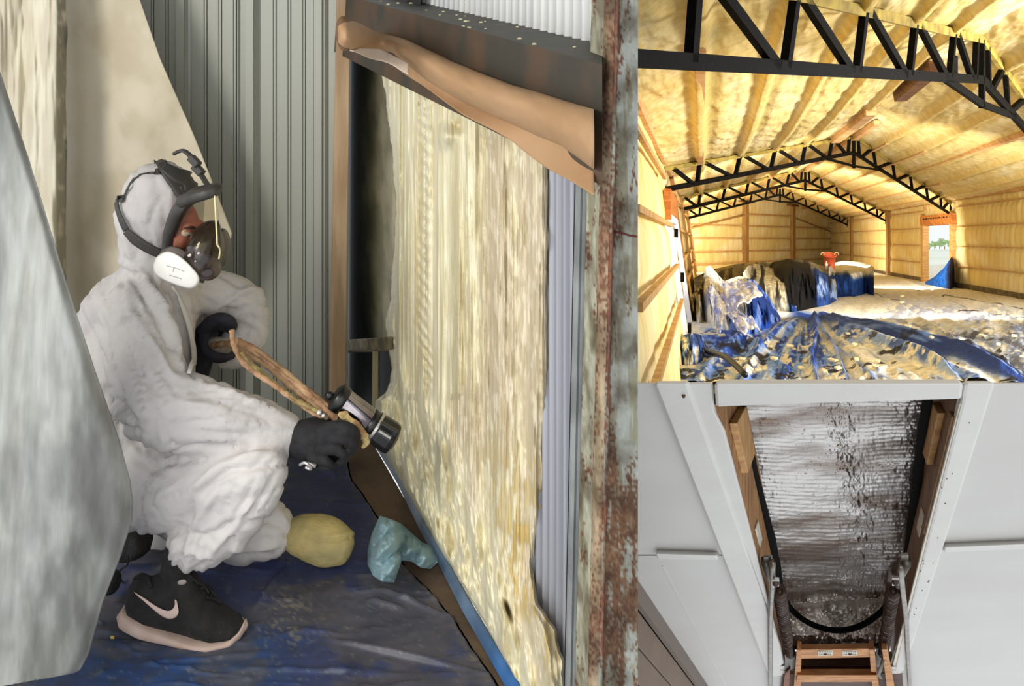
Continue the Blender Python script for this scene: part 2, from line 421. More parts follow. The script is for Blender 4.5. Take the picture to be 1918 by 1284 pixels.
MB().beam(Hv(-11.0, .425, 3.66), Hv(-11.0, .425, 3.92), BX, .22, .06).build('bracket', steel_b, T1)
truss(0, 'second black steel truss from the viewer, full peak visible in mid hall', w=.075, wl_=.06)
truss(11.3, 'third black steel truss, seen beneath the second one', w=.08, wl_=.06)
truss(22.7, 'farthest black steel truss near the back gable wall', w=.08, wl_=.06)
# hall floor, tarps and what lies on them
def GF(px, py, z=0):
    px = np.asarray(px, float); py = np.asarray(py, float); Y = F*1.6/(py-449)
    return np.stack(np.broadcast_arrays((px-CX)*Y/F, Y, ZC-(py-CY)*Y/F+z), -1)
def GFv(px, py, z=0): return Vector(GF(float(px), float(py), z).tolist())
MB().quadprism([GFv(1100, 722), Hv(-24, 1.03, 0), Hv(31, 1.03, 0), Hv(30.8, -.06, 0)], (0, 0, -.06)).build('floor', M('dusty_concrete', (196, 178, 130), .9, 0, (160, 140, 96), 1.5, .4, 6))['kind'] = 'structure'
tarpm = M('dusty_blue_tarp', attr=True, rough=.72, col2=(222, 222, 228), vs=9, bump=.4, bs=8, detail=6, spec=.15)
blue = np.array((44, 78, 150))/255; navy = np.array((26, 36, 72))/255; lblue = np.array((128, 158, 214))/255; dust = np.array((242, 236, 216))/255; dust2 = np.array((238, 229, 202))/255; blk = np.array((14, 13, 18))/255; grey = np.array((150, 150, 160))/255
folds = [  # polyline in floor landmarks, height, width
 ([(1524, 600), (1530, 640), (1520, 680), (1528, 724)], .22, 5), ([(1524, 600), (1560, 660), (1590, 724)], .16, 5),
 ([(1530, 602), (1620, 640), (1740, 690), (1850, 724)], .26, 9), ([(1540, 596), (1640, 622), (1780, 660), (1905, 708)], .34, 8),
 ([(1560, 604), (1660, 650), (1760, 700), (1800, 724)], .16, 5), ([(1640, 556), (1700, 590), (1760, 626), (1820, 665), (1915, 700)], .14, 4),
 ([(1672, 566), (1760, 600), (1830, 630), (1918, 668)], .12, 4), ([(1720, 548), (1800, 578), (1918, 622)], .09, 3),
 ([(1500, 604), (1440, 640), (1400, 700), (1390, 724)], .16, 8), ([(1480, 612), (1400, 640), (1330, 690), (1310, 724)], .16, 9),
 ([(1340, 610), (1420, 660), (1500, 724)], .12, 7), ([(1330, 665), (1390, 650), (1450, 668)], .18, 6), ([(1548, 640), (1600, 690), (1640, 724)], .10, 5),
 ([(1600, 724), (1660, 700), (1720, 716)], .10, 6), ([(1800, 660), (1850, 668), (1890, 690)], .25, 7), ([(1690, 632), (1740, 640), (1800, 636)], .08, 4),
 ([(1800, 590), (1860, 596), (1940, 606)], .10, 5), ([(1770, 560), (1850, 575), (1940, 590)], .12, 5), ([(1660, 520), (1700, 530), (1740, 545)], .1, 3)]
def seg_d(px, py, pts):
    d = np.full(px.shape, 1e9); tt = np.zeros(px.shape); sd = np.zeros(px.shape)
    for i in range(len(pts)-1):
        (ax, ay), (bx, by) = pts[i], pts[i+1]; L2 = (bx-ax)**2+(by-ay)**2
        t = np.clip(((px-ax)*(bx-ax)+(py-ay)*(by-ay))/L2, 0, 1)
        ex, ey = px-(ax+t*(bx-ax)), py-(ay+t*(by-ay)); q = np.hypot(ex, ey); m = q < d
        sg = np.sign(ex*(by-ay)-ey*(bx-ax))
        d = np.where(m, q, d); tt = np.where(m, (i+t)/(len(pts)-1), tt); sd = np.where(m, q*sg, sd)
    return d, tt, sd
def tf_px(U, V): return 1180+(1990-1180)*U, 724-(724-497)*V
def tarp_h(px, py):
    an = np.arctan2(py-585, px-1510); r = np.hypot(px-1510, (py-585)*1.4)
    wig = 5*(fbm(px/30, py/30, 0, 3, 2)-.5)
    z = .05+.09*np.abs(fbm(an*7, r/160, 0, 4, 12)-.5)*sstep(20, 120, r)+.06*(fbm(px/26, py/13, 0, 4, 5)-.5)
    for pts, h, wd in folds:
        d, t, sd = seg_d(px+wig, py, pts)
        z = z+h*.5*np.exp(-(np.abs(d)/wd)**1.3)*np.sin(np.clip(t*.9+.1, 0, 1)*np.pi)**.5-.03*np.exp(-((sd-wd*1.6)/wd)**2)
    return np.maximum(z, .01)
def tf(U, V):
    px, py = tf_px(U, V); return GF(px, py, 0)+np.stack([0*px, 0*px, tarp_h(px, py)], -1)
def tf_col(U, V, p):
    px, py = tf_px(U, V); an = np.arctan2(py-585, px-1510); r = np.hypot(px-1510, (py-585)*1.4)
    n = fbm(px/40, py/16, 0, 5, 15); st = fbm(an*9, r/90, 0, 5, 22); n3 = fbm(px/8, py/4, 0, 4, 8); n4 = fbm(px/22, py/10, 0, 5, 28)
    c = mixc(dust, dust2, sstep(.45, .62, n)); low = sstep(575, 640, py+20*(n-.5)); left = 1-sstep(1520, 1640, px)
    lb = C_(120, 156, 226); db = C_(30, 68, 160)
    c = mixc(c, lb, np.clip(sstep(.42, .55, st)*low*(.4+.6*left)+.35*low*left, 0, 1)*sstep(.36, .5, n4))
    c = mixc(c, db, sstep(.52, .60, st)*low*sstep(.40, .55, n3)*(.35+.6*left))
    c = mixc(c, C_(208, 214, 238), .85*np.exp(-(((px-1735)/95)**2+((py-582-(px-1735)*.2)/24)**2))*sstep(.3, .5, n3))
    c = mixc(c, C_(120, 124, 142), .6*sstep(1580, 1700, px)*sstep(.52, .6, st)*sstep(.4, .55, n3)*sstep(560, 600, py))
    ctr = np.interp(px, [1470, 1540, 1640, 1780, 1905, 1990], [592, 600, 624, 664, 712, 744]); wd_ = np.interp(px, [1470, 1560, 1700, 1905], [9, 14, 17, 14])
    c = mixc(c, mixc(db*.8, lb, .8*sstep(.5, .6, fbm((py-ctr)/7, px/90, 0, 4, 44))), .95*np.exp(-((py-ctr)/wd_)**4)*sstep(1465, 1500, px))
    ct2 = np.interp(px, [1540, 1640, 1760, 1860], [610, 650, 700, 740]); c = mixc(c, mixc(db, lb, sstep(.45, .55, n4)), .8*np.exp(-((py-ct2)/9)**4)*sstep(1540, 1570, px)*sstep(.35, .5, n3))
    wig = 8*(fbm(px/24, py/24, 0, 3, 2)-.5)
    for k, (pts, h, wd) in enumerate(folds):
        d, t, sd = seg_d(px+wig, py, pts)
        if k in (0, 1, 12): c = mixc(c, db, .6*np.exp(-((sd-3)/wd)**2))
        if k in (3, 5, 6, 7, 13, 14, 16, 17, 0, 4): c = mixc(c, blk, .85*np.exp(-((sd-wd*.8)/(wd*.35))**2)*sstep(.3, .5, fbm(px/15, py/15, 0, 3, 40+k)))  # black beside folds: fold shadow painted in along with black plastic
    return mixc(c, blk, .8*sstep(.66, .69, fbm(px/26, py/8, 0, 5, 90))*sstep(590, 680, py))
m3 = lambda co: (pxof(co) > 1168) & (co[:, 0] > 1.73+.146*(co[:, 1]-16.4)-.665+.45+.66) if False else (pxof(co) > 1262+0*co[:, 0])
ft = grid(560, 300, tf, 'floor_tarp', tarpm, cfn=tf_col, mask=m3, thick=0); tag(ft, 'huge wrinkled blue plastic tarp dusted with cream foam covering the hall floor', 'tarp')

hx = M('heap_tarp', attr=True, rough=.8, spec=.15, col2=(190, 190, 190), vs=5, bump=.9, bs=4, detail=6)
def heap(name, top, base, D, colf, label, cat='tarp', n=(90, 60), amp=.10, fq=10, seed=0, mid=None, depth=5., group=None):
    """a covered pile: outline of its top, of its front edge (mid) and of its foot, all as floor landmarks"""
    x0, x1 = top[0][0], top[-1][0]; mid = mid or [(x, y+(np.interp(x, [p[0] for p in base], [p[1] for p in base])-y)*.18) for x, y in top]
    def fn(U, V):
        px = x0+(x1-x0)*U; ip = lambda pl: np.interp(px, [p[0] for p in pl], [p[1] for p in pl]); yt, ym, yb = ip(top), ip(mid), ip(base)
        Yb = F*1.6/(yb-449); f = np.clip(V/.5, 0, 1); g = np.clip((V-.5)/.3, 0, 1); b = np.clip((V-.8)/.2, 0, 1)
        e = np.minimum(1, np.minimum(U, 1-U)*7)
        nz = fbm(px/fq+V*1.1, V*2.0, 0, 4, seed+3)-.5; cr = np.abs(fbm(px/(fq*.8)+2*V, V*1.6, 3, 3, seed+5)-.5)*2
        py = yb+(ym-yb)*f**.85+(yt-ym)*g
        Y = Yb+D*(.45*f**2+.55*f**6)*(.3+.7*e)+depth*(g+.15*g*nz)*e-(amp*7*nz+amp*4*np.exp(-(cr/.14)**2)*-1)*np.sin(np.clip(f*(1-g*.6), 0, 1)*np.pi*.85)*e+1.5*b
        Z = ZC-(py-CY)*Y/F; X = (px-CX)*Y/F; Zf = ZC-G*Y-1.6; zr = np.maximum((Z-Zf)*(1-b**2), .02)
        return np.stack([X, Y, Zf+zr], -1)
    def cf(U, V, p):
        px = x0+(x1-x0)*U; return colf(px, V, fbm(px/8, V*4, 0, 5, seed+7), fbm(px/14, V*1.6, 0, 4, seed+9))
    bx = sum(p[0] for p in base)/len(base); by = sum(p[1] for p in base)/len(base)
    o = grid(n[0], n[1], fn, name, hx, cfn=cf, loc=GFv(bx, by)); tag(o, label, cat, group); o['kind'] = 'thing'; return o
ones = lambda n: np.full(n.shape+(3,), 1.)
cf_blue = lambda px, V, n, s: mixc(mixc(ones(n)*blue, C_(150, 176, 226), sstep(.42, .62, n)), navy, sstep(.5, .62, s)*.8)
cf_pale = lambda px, V, n, s: mixc(mixc(ones(n)*C_(240, 234, 220), C_(168, 180, 232), sstep(.42, .6, n)*(1-sstep(.55, .8, V))), blue, .6*sstep(.6, .7, s)*(1-V))
cf_cream = lambda px, V, n, s: mixc(mixc(mixc(ones(n)*C_(240, 232, 206), grey, sstep(.52, .66, n)*.5), blk, .8*sstep(.56, .62, s)*sstep(.12, .25, V)), blue, sstep(1470, 1484, px)*(1-sstep(.35, .5, V)))
cf_dk = lambda px, V, n, s: mixc(mixc(mixc(ones(n)*blk*.8, cf_blue(px, V, n, s), sstep(1512, 1532, px+8*(n-.5))), dust*.85, .9*sstep(.52, .62, V+.12*(n-.5))*sstep(1470, 1510, px)), blk*.7, np.clip(.5*sstep(.55, .65, s)+.9*(1-sstep(1512, 1530, px+20*(n-.5)))*(1-sstep(.62, .75, V)), 0, 1))
cf_table = lambda px, V, n, s: mixc(mixc(ones(n)*C_(18, 44, 92), C_(40, 84, 160), sstep(.45, .6, n)*.6), C_(236, 230, 208), sstep(.40, .52, V+.06*(n-.5)+.16*sstep(1585, 1600, px)-.08))
cf_door = lambda px, V, n, s: mixc(ones(n)*C_(28, 34, 66), C_(34, 108, 206), (1-sstep(1768, 1784, px+20*(n-.5)))*sstep(.36, .46, s))
cf_junk = lambda px, V, n, s: mixc(mixc(ones(n)*dust2*.6, blk, sstep(.42, .55, n)), dust*.9, sstep(.58, .66, s))
cf_mid = lambda px, V, n, s: mixc(mixc(ones(n)*C_(178, 160, 112), blk, sstep(.5, .62, n)*.6), C_(110, 116, 130), sstep(.56, .66, s)*.6)
heap('covered_pile', [(1300, 520), (1330, 505), (1380, 494), (1430, 489), (1450, 495), (1462, 515)], [(1300, 560), (1400, 560), (1462, 556)], 1.5, cf_mid, 'low dull pile under dusty plastic along the back wall', 'covered pile', amp=.05, seed=90, depth=3)
heap('covered_pile', [(1438, 502), (1446, 491), (1476, 484), (1510, 487), (1540, 498), (1562, 510), (1568, 540)], [(1438, 560), (1480, 590), (1520, 580), (1552, 575), (1568, 566)], 1.8, cf_dk, 'pile in the middle draped in black and blue tarp, left of the boxy one', 'covered pile', amp=.07, seed=10, n=(130, 80), mid=[(1438, 520), (1455, 500), (1490, 497), (1530, 506), (1552, 520), (1568, 550)], depth=5)
heap('covered_pile', [(1552, 500), (1560, 492), (1580, 488), (1610, 490), (1632, 497), (1637, 500)], [(1552, 562), (1600, 559), (1622, 553), (1637, 557)], .5, cf_table, 'boxy table-high stack under dark blue tarp with dusty top, holding the orange tub', 'covered pile', amp=.02, seed=20, mid=[(1552, 520), (1565, 515), (1600, 511), (1628, 505), (1636, 506), (1637, 507)], depth=6)
heap('covered_pile', [(1392, 510), (1400, 498), (1415, 493), (1440, 500), (1465, 508), (1478, 520), (1490, 548), (1492, 570)], [(1392, 590), (1440, 584), (1470, 588), (1492, 590)], 1.6, cf_cream, 'rounded pile under cream-dusted sheet with black streaks, between the folded sheet and dark pile', 'covered pile', amp=.07, seed=30, mid=[(1392, 530), (1420, 524), (1450, 524), (1470, 530), (1484, 556), (1492, 574)], depth=3.5)
heap('rubbish_heap', [(1288, 560), (1298, 548), (1312, 538), (1326, 546), (1332, 560)], [(1288, 600), (1310, 612), (1332, 600)], 1.0, cf_junk, 'dark untidy rubbish heap in the left corner by the white doorway', 'rubbish', amp=.10, seed=40, depth=1)
heap('draped_tarp', [(1318, 520), (1321, 500), (1330, 497), (1342, 510), (1356, 526), (1385, 516), (1412, 524), (1440, 556), (1468, 604)], [(1318, 606), (1345, 622), (1400, 640), (1440, 628), (1468, 612)], 2.4, lambda px, V, n, s: mixc(cf_pale(px, V, n, s), mixc(ones(n)*C_(30, 70, 160), C_(120, 150, 220), sstep(.5, .62, n)), sstep(1392, 1408, px+14*(n-.5))), 'crumpled pale and blue tarp mound nearest the left doorway', 'tarp', amp=.09, seed=50, n=(130, 80), depth=1.6)
heap('draped_tarp', [(1266, 640), (1278, 628), (1296, 622), (1312, 626), (1326, 646)], [(1266, 690), (1285, 694), (1310, 690), (1326, 676)], .8, lambda px, V, n, s: mixc(cf_blue(px, V, n, s), dust, sstep(.55, .64, n)), 'small bunched blue tarp corner against the left wall by the door sill', 'tarp', amp=.05, seed=60, depth=.6)
heap('draped_tarp', [(1733, 528), (1750, 518), (1768, 501), (1780, 484), (1791, 466), (1799, 486), (1807, 508), (1806, 520)], [(1733, 534), (1760, 541), (1780, 545), (1806, 530)], .5, cf_door, 'navy and bright blue tarp tied up across the right doorway', 'tarp', amp=.04, seed=70, depth=.5)
# folded flap of tarp lying over the left mound: a stiff pale sheet with corners
flapm = M('pale_sheet', attr=True, rough=.6, col2=(215, 215, 225), vs=14, bump=.6, bs=9)
def sheet(name, quad, Ys, cfun, label=None, cat=None, parent=None, wob=.12, thick=.02, n=40, seed=1):
    a, b, c, d = [P(x, y, Y) for (x, y), Y in zip(quad, Ys)]
    def fn(U, V):
        A = [np.array(q) for q in (a, b, c, d)]
        p = (A[0]*((1-U)*(1-V))[..., None]+A[1]*(U*(1-V))[..., None]+A[2]*(U*V)[..., None]+A[3]*((1-U)*V)[..., None])
        p[..., 1] += wob*(fbm(U*3, V*3, 0, 3, seed)-.5)*4; p[..., 2] += wob*(fbm(U*4+9, V*4, 0, 3, seed+3)-.5)
        return p
    o = grid(n, n, fn, name, flapm, parent, cfn=cfun, thick=thick, loc=None if parent else d)
    if label: tag(o, label, cat); o['kind'] = 'thing'
    return o
cpale = lambda U, V, p: mixc(mixc(np.full(U.shape+(3,), 1.)*np.array((238, 234, 226))/255, np.array((176, 184, 228))/255, sstep(.42, .6, fbm(U*5, V*5, 0, 4, 3))), np.array((120, 136, 206))/255, sstep(.55, .65, fbm(U*6, V*6, 4, 4, 8))*.7)
sheet('tarp_flap', [(1352, 528), (1404, 526), (1426, 544), (1372, 585)], [15.9, 16.0, 15.3, 14.6], cpale, 'stiff pale tarp corner folded over the top of the left mound', 'tarp', seed=4)
sheet('tarp_flap', [(1326, 536), (1356, 552), (1372, 586), (1344, 609)], [15.6, 15.6, 14.7, 14.4], cpale, 'lilac tarp flap hanging with a pointed corner down the left mound', 'tarp', seed=14)
sheet('tarp_flap', [(1364, 590), (1384, 576), (1422, 612), (1384, 620)], [14.6, 14.6, 14.2, 14.1], cpale, 'narrow pale flap slanting down beside the pointed flap', 'tarp', seed=24)
# bucket
bk = thing('orange_tub', P(1554, 502, 30.0), 'orange flexible tub with two rope handles standing on the boxy covered pile', 'bucket')
orange = M('orange_plastic', (244, 122, 78), .5, 0, (236, 104, 62), 3)
b = MB(); c0 = P(1554, 502, 28.5); nn = 28; R0, R1, Hh = .145, .20, .41
rings = [(0, 0), (R0, 0), (R0+.01, .1), (R1-.015, Hh-.03), (R1+.012, Hh-.03), (R1+.012, Hh), (R1-.01, Hh), (R0-.015, .03), (0, .03)]
for r, z in rings:
    for j in range(nn): a = 2*math.pi*j/nn; b.v.append((c0.x+r*math.cos(a), c0.y+r*math.sin(a), c0.z+z))
for i in range(len(rings)-1):
    for j in range(nn): b.f.append((i*nn+j, i*nn+(j+1) % nn, (i+1)*nn+(j+1) % nn, (i+1)*nn+j))
b.build('tub_body', orange, bk, True)
for sx in (-1, 1):
    MB().tube([c0+Vector((sx*.2+.06*math.cos(a), .0, Hh+.055*math.sin(a))) for a in np.linspace(-.3, math.pi+.3, 12)], .014, 8).build('handle', M('cream_rope', (240, 214, 150), .8), bk, True)
wb = MB(); c1 = P(1548, 505, 27.8)
wb.tube([c1, c1+Vector((0, 0, .17)), c1+Vector((0, 0, .2)), c1+Vector((0, 0, .25))], [.045, .045, .02, .02], 12)
tag(wb.build('white_bottle', M('white_plastic', (236, 230, 216), .5), None, True, loc=c1), 'small white bottle beside the orange tub', 'bottle')
# scraps of trimmed foam on the tarp
scrap = M('foam_scrap', (244, 236, 208), .9, 0, (226, 208, 150), 20)
rs = random.Random(9)
spots = [(1604, 690), (1643, 690), (1588, 640), (1690, 560), (1760, 590), (1880, 600), (1905, 603), (1720, 700), (1600, 660), (1650, 600), (1700, 620), (1840, 640), (1870, 655), (1560, 690), (1570, 705), (1640, 700), (1450, 690), (1390, 690), (1352, 640), (1320, 600), (1545, 710), (1690, 575), (1800, 655), (1480, 660), (1420, 705), (1500, 700), (1745, 655), (1900, 640)]
for i, (x, y) in enumerate(spots):
    z = float(tarp_h(np.array([[float(x)]]), np.array([[float(y)]]))[0, 0]); g = GFv(x, y, z+.01)
    L = rs.uniform(.05, .12); a = rs.uniform(0, 3.1); d = Vector((math.cos(a), math.sin(a)*1.6, -G*math.sin(a)*1.6))*L
    o = MB().beam(g-d/2+Vector((0, 0, .02)), g+d/2+Vector((0, 0, .03)), Vector((0, 0, 1)), .03, .06).build('foam_scrap', scrap, None, False, .01, loc=g)
    tag(o, 'small pale scrap of trimmed foam lying on the hall floor tarp', 'scrap', 'foam scraps on the hall tarp'); o['kind'] = 'thing'
# black hose by the left doorway
tag(MB().tube(spline([GFv(1268, 668, .1), GFv(1290, 668, .12), GFv(1306, 670, .16), GFv(1330, 682, .15), GFv(1360, 700, .2), GFv(1396, 722, .12)], 6), .035, 8).build('black_hose', M('black_rubber', (18, 17, 18), .5), None, True, loc=GFv(1268, 668, .1)), 'black hose running over the tarp from the left doorway sill', 'hose')
# walls between the three places
part = M('partition_board', (120, 116, 108), .8, 0, (100, 96, 88), 3)
sl = MB().quadprism([P(1188, 722.5, 3.09), P(2080, 722.5, 3.09), P(2080, 722.5, 10.75), P(1188, 722.5, 10.75)], (0, 0, -.01)).build('trim_1', part); sl['kind'] = 'structure'
def radial(px, Y0, Y1, z0, z1, Yz=None):
    a, b_ = P(px, 0, Y0), P(px, 0, Y1); a2, b2 = P(px-6, 0, Y0), P(px-6, 0, Y1)
    return [Vector((q.x, q.y, z0)) for q in (a, b_, b2, a2)]+[Vector((q.x, q.y, z1)) for q in (a, b_, b2, a2)]
MB().hexa(radial(1189, 1.72, 9.6, -5.6, 3.3)).build('wall_divider', part)['kind'] = 'structure'
# ================================================================== THE LOFT HATCH (lower right): looking up at a ceiling
DV = Vector(((1577-CX)/F, 1, -(1622-CY)/F)); DR = Vector(((1577-CX)/F, 1, -(421-CY)/F))
def plY(py): return 1.51/(.983-(py-CY)/F)
def Q(px, py, r=0.0):
    """ceiling point under frame landmark, r metres up into the loft (+) or down into the room (-)"""
    return P(px, py, plY(py))+DR*r
def Qc(px, py, r):
    """point r off the ceiling plane that is seen at px,py"""
    x, y = px, py
    for _ in range(12):
        k = plY(y)/(plY(y)+r); fx, fy = 1577+(x-1577)*k, 421+(y-421)*k; x += px-fx; y += py-fy
    return Q(x, y, r)
def prism(pts, r0, r1):
    b = MB(); A = [Qc(x, y, r0) for x, y in pts]; B = [p+DR*(r1-r0) for p in A]; n = len(pts)
    b.v = [tuple(p) for p in A+B]; b.f = [tuple(range(n)), tuple(range(2*n-1, n-1, -1))]+[(i, (i+1) % n, n+(i+1) % n, n+i) for i in range(n)]; return b
white = M('white_paint', (204, 203, 200), .42, 0, (197, 194, 191), 1.3, .12, 5, vc=(.3, .7))
white2 = M('white_paint_lit', (216, 215, 211), .38, 0, (206, 203, 200), 2, .2, 9, vc=(.3, .7))  # lighter copy of the panel white, so the trim reads as lit
def xl(y): return pline([(1340, 757), (1357, 804), (1470, 1245)], y)     # opening, left edge
def xr(y): return pline([(1797, 757), (1672, 1245)], y)
def xol(y): return pline([(1222, 719), (1440, 1265)], y)
def xor_(y): return pline([(1868, 719), (1692, 1258)], y)
BOT = 1284+60
def ex(f, y):
    return float(f(y)) if y <= 1245 else float(f(1245)+(f(1245)-f(1200))/45*(y-1245))
ce = thing('ceiling', Q(1400, 900), None, None); ce['kind'] = 'structure'
# ceiling boards in panels with recessed joints
prism([(1150, 718), (1280, 718), (1392, 1038), (1150, 1038)], 0, .02).build('panel', white, ce)
prism([(1150, 1040), (1392, 1040), (1500, BOT), (1150, BOT)], 0.004, .02).build('panel', white, ce)
prism([(1800, 718), (2040, 718), (2040, 1018), (1740, 1028)], 0, .02).build('panel', white, ce)
prism([(1738, 1030), (2040, 1020), (2040, BOT), (1640, BOT), (1665, 1250)], 0.003, .02).build('panel', white, ce)
prism([(1440, 1262), (1700, 1262), (1690, BOT), (1455, BOT)], .03, .05).build('panel', white, ce)
# battens
prism([(1227, 1037), (1342, 1040), (1346, 1048), (1231, 1047)], -.06, 0.004).build('batten', white2, ce, bev=.008)
prism([(1770, 1025), (1960, 1017), (1960, 1026), (1768, 1034)], -.06, 0.004).build('batten', white2, ce, bev=.008)
seam = MB()
for (a, b_) in (((1240, 1060), (1368, 1300)), ((1330, 740), (1368, 860))):
    seam.quadprism([Q(a[0], a[1], -.002), Q(a[0]+2, a[1], -.002), Q(b_[0]+2, b_[1], -.002), Q(b_[0], b_[1], -.002)], DR*.004)
seam.build('caulk_seam', white2, ce)
# casing boards round the hatch
hs = thing('hatch_casing', Q(1560, 735), None, None); hs['kind'] = 'structure'
prism([(1222, 718), (1290, 718), (1462, 1210), (1468, 1243), (1440, 1265)], -.05, 0).build('casing_board', white2, hs, bev=.012)
prism([(1288, 718), (1334, 718), (1338, 770), (1357, 806), (1470, 1245), (1455, 1215)], -.03, 0).build('casing_board', white2, hs, bev=.01)
prism([(1336, 718), (1806, 718), (1803, 746), (1500, 755), (1339, 761)], -.06, .02).build('casing_board', white2, hs, bev=.012)
prism([(1802, 750), (1797, 757), (1672, 1245), (1684, 1250)], -.035, 0).build('casing_board', M('ivory_paint', (226, 222, 206), .45, 0, (200, 190, 166), 6, .3, 20, vc=(.5, .7)), hs, bev=.008)
prism([(1806, 718), (1866, 718), (1694, 1258), (1676, 1252), (1800, 756)], -.05, 0).build('casing_board', white2, hs, bev=.012)
prism([(1438, 1250), (1474, 1246), (1478, 1262), (1440, 1267)], -.04, 0).build('casing_board', white2, hs, bev=.008)
prism([(1664, 1249), (1692, 1246), (1690, 1260), (1668, 1262)], -.04, 0).build('casing_board', white2, hs, bev=.008)
nailm = M('rust_fleck', (84, 60, 44), .8)
rq = random.Random(3)
nb = MB()
for i in range(16):
    y = rq.uniform(780, 1200); x = float(xr(y))+rq.uniform(2, 26) if i < 20 else float(xl(y))-rq.uniform(5, 60)
    q = Q(x, y, -.052); nb.ell(q, (Vector((.0022*plY(y)/3, 0, 0)), Vector((0, .003, 0)), Vector((0, 0, .002*plY(y)/3))), 6, 4)
nb.ell(Q(1286, 735, -.055), (Vector((.006, 0, 0)), Vector((0, .004, 0)), Vector((0, 0, .008))), 8, 5)
tag(nb.build('paint_fleck', nailm, hs, True), kind='stuff')
# brown siding wall meeting the ceiling
br = M('brown_siding', (118, 96, 78), .6, 0, (108, 87, 70), 2, .1, 30)
sd = thing('wall_siding', Q(1194, 1100), None, None); sd['kind'] = 'structure'
def el(y): return 1194+(y-1085)*.665
e0, e1 = Q(el(1030), 1030), Q(el(1330), 1330)
MB().quadprism([e0, e1, e1-DR*.16, e0-DR*.16], Vector((-.03, 0, 0))).build('top_board', M('brown_trim', (100, 84, 72), .5), sd)
for k in range(9):
    r0, r1 = .17+k*.30, .17+k*.30+.285
    a, b_ = e0-DR*r0, e1-DR*r0; c, d = e1-DR*r1, e0-DR*r1; o1 = Vector((-.03, 0, 0)); o2 = Vector((-.075, 0, 0))
    bb = MB(); bb.hexa([a+o1, b_+o1, c+o1, d+o1, a+o2, b_+o2, c+o2, d+o2]); bb.build('plank', br, sd, bev=.006)
MB().quadprism([e0+Vector((-.09, 0, 0)), e1+Vector((-.09, 0, 0)), e1-DR*2.9+Vector((-.09, 0, 0)), e0-DR*2.9+Vector((-.09, 0, 0))], Vector((-.02, 0, 0))).build('backing', M('dark_gap', (38, 28, 22), .9), sd)
# loft hatch: wooden jambs, foil cover
RD = .70
hatch = thing('loft_hatch', Q(1575, 1000, .1), 'loft hatch lined with pine and closed by silver foil insulation tent', 'hatch')
wj = wood('hatch_pine', (176, 128, 76), (134, 92, 50), (3, 3, 1), 5); wjd = wood('hatch_pine_dark', (138, 96, 56), (100, 68, 38), (3, 3, 1), 5); wl2 = wood('hatch_pine_light', (204, 158, 98), (176, 128, 74), (3, 3, 1), 5)
def rc(py_f, frac): return 421+(py_f-421)*(1-frac)
def jamb(f, sgn, m):
    ys = [757, 800, 900, 1000, 1100, 1200, 1250]
    for i in range(len(ys)-1):
        pass
    b = MB(); o = Vector((.03*sgn, 0, 0))
    def rmax(y):   # stay under the divider above
        Y = plY(y); k = min(RD/(Y+RD), 1-(724-421)/(y-421)); k = max(k, .0); return k*Y/(1-k)
    ysd = [757, 765, 775, 785, 795, 850, 950, 1050, 1150, 1250]
    for y0, y1 in zip(ysd[:-1], ysd[1:]):
        A = [Q(float(f(y0)), y0), Q(float(f(y1)), y1), Q(float(f(y1)), y1, rmax(y1)), Q(float(f(y0)), y0, rmax(y0))]
        b.hexa(A+[p+o for p in A])
    return b.build('jamb', m, hatch)
jamb(xl, -1, wj); jamb(xr, 1, wjd)
def jb(f, sgn, y0, y1, r0, r1, t, m, name='jamb_block'):
    o = Vector((-sgn*t, 0, 0)); A = [Q(float(f(y)), y, r) for y, r in ((y0, r0), (y1, r0), (y1, r1), (y0, r1))]; return MB().hexa(A+[p+o for p in A]).build(name, m, hatch, bev=.004)
jb(xl, -1, 806, 900, .12, .45, .03, wl2); jb(xr, 1, 800, 900, .25, .48, .03, wl2)
jb(xr, 1, 780, 1000, .0, .10, .015, wjd); jb(xl, -1, 1005, 1040, .12, .25, .008, M('paper_label', (214, 206, 190), .7), 'label'); jb(xr, 1, 985, 1025, .15, .3, .008, M('paper_label'), 'label')
# foil
foilm = M('foil', (216, 212, 208), .30, 1, (132, 112, 98), 1.6, .55, 10, vc=(.45, .62), st=(1, 1, 2.2))
def fl_x(y): return pline([(1386, 719), (1397, 800), (1418, 900), (1446, 1000), (1466, 1100), (1482, 1212)], y)
def fr_x(y): return pline([(1738, 719), (1722, 850), (1706, 980), (1690, 1060), (1668, 1130), (1652, 1208)], y)
def Yfoil(py):
    # depth so that a recessed sheet keeps its distance above the plane
    return plY(np.clip(421+(py-421)/.9, 0, 1290))*.0+np.array([_yf(v) for v in np.ravel(py)]).reshape(np.shape(py))
def _yf(py):
    lo, hi = 750., 1330.; R_ = RD-.45*float(sstep(1118, 1215, py))
    for _ in range(30):
        m = (lo+hi)/2; Y = plY(m); y2 = (m*Y+421*R_)/(Y+R_)
        if y2 < py: lo = m
        else: hi = m
    return plY(lo)+R_
ytab = np.linspace(719, 1230, 120); Ytab = np.array([_yf(v) for v in ytab])
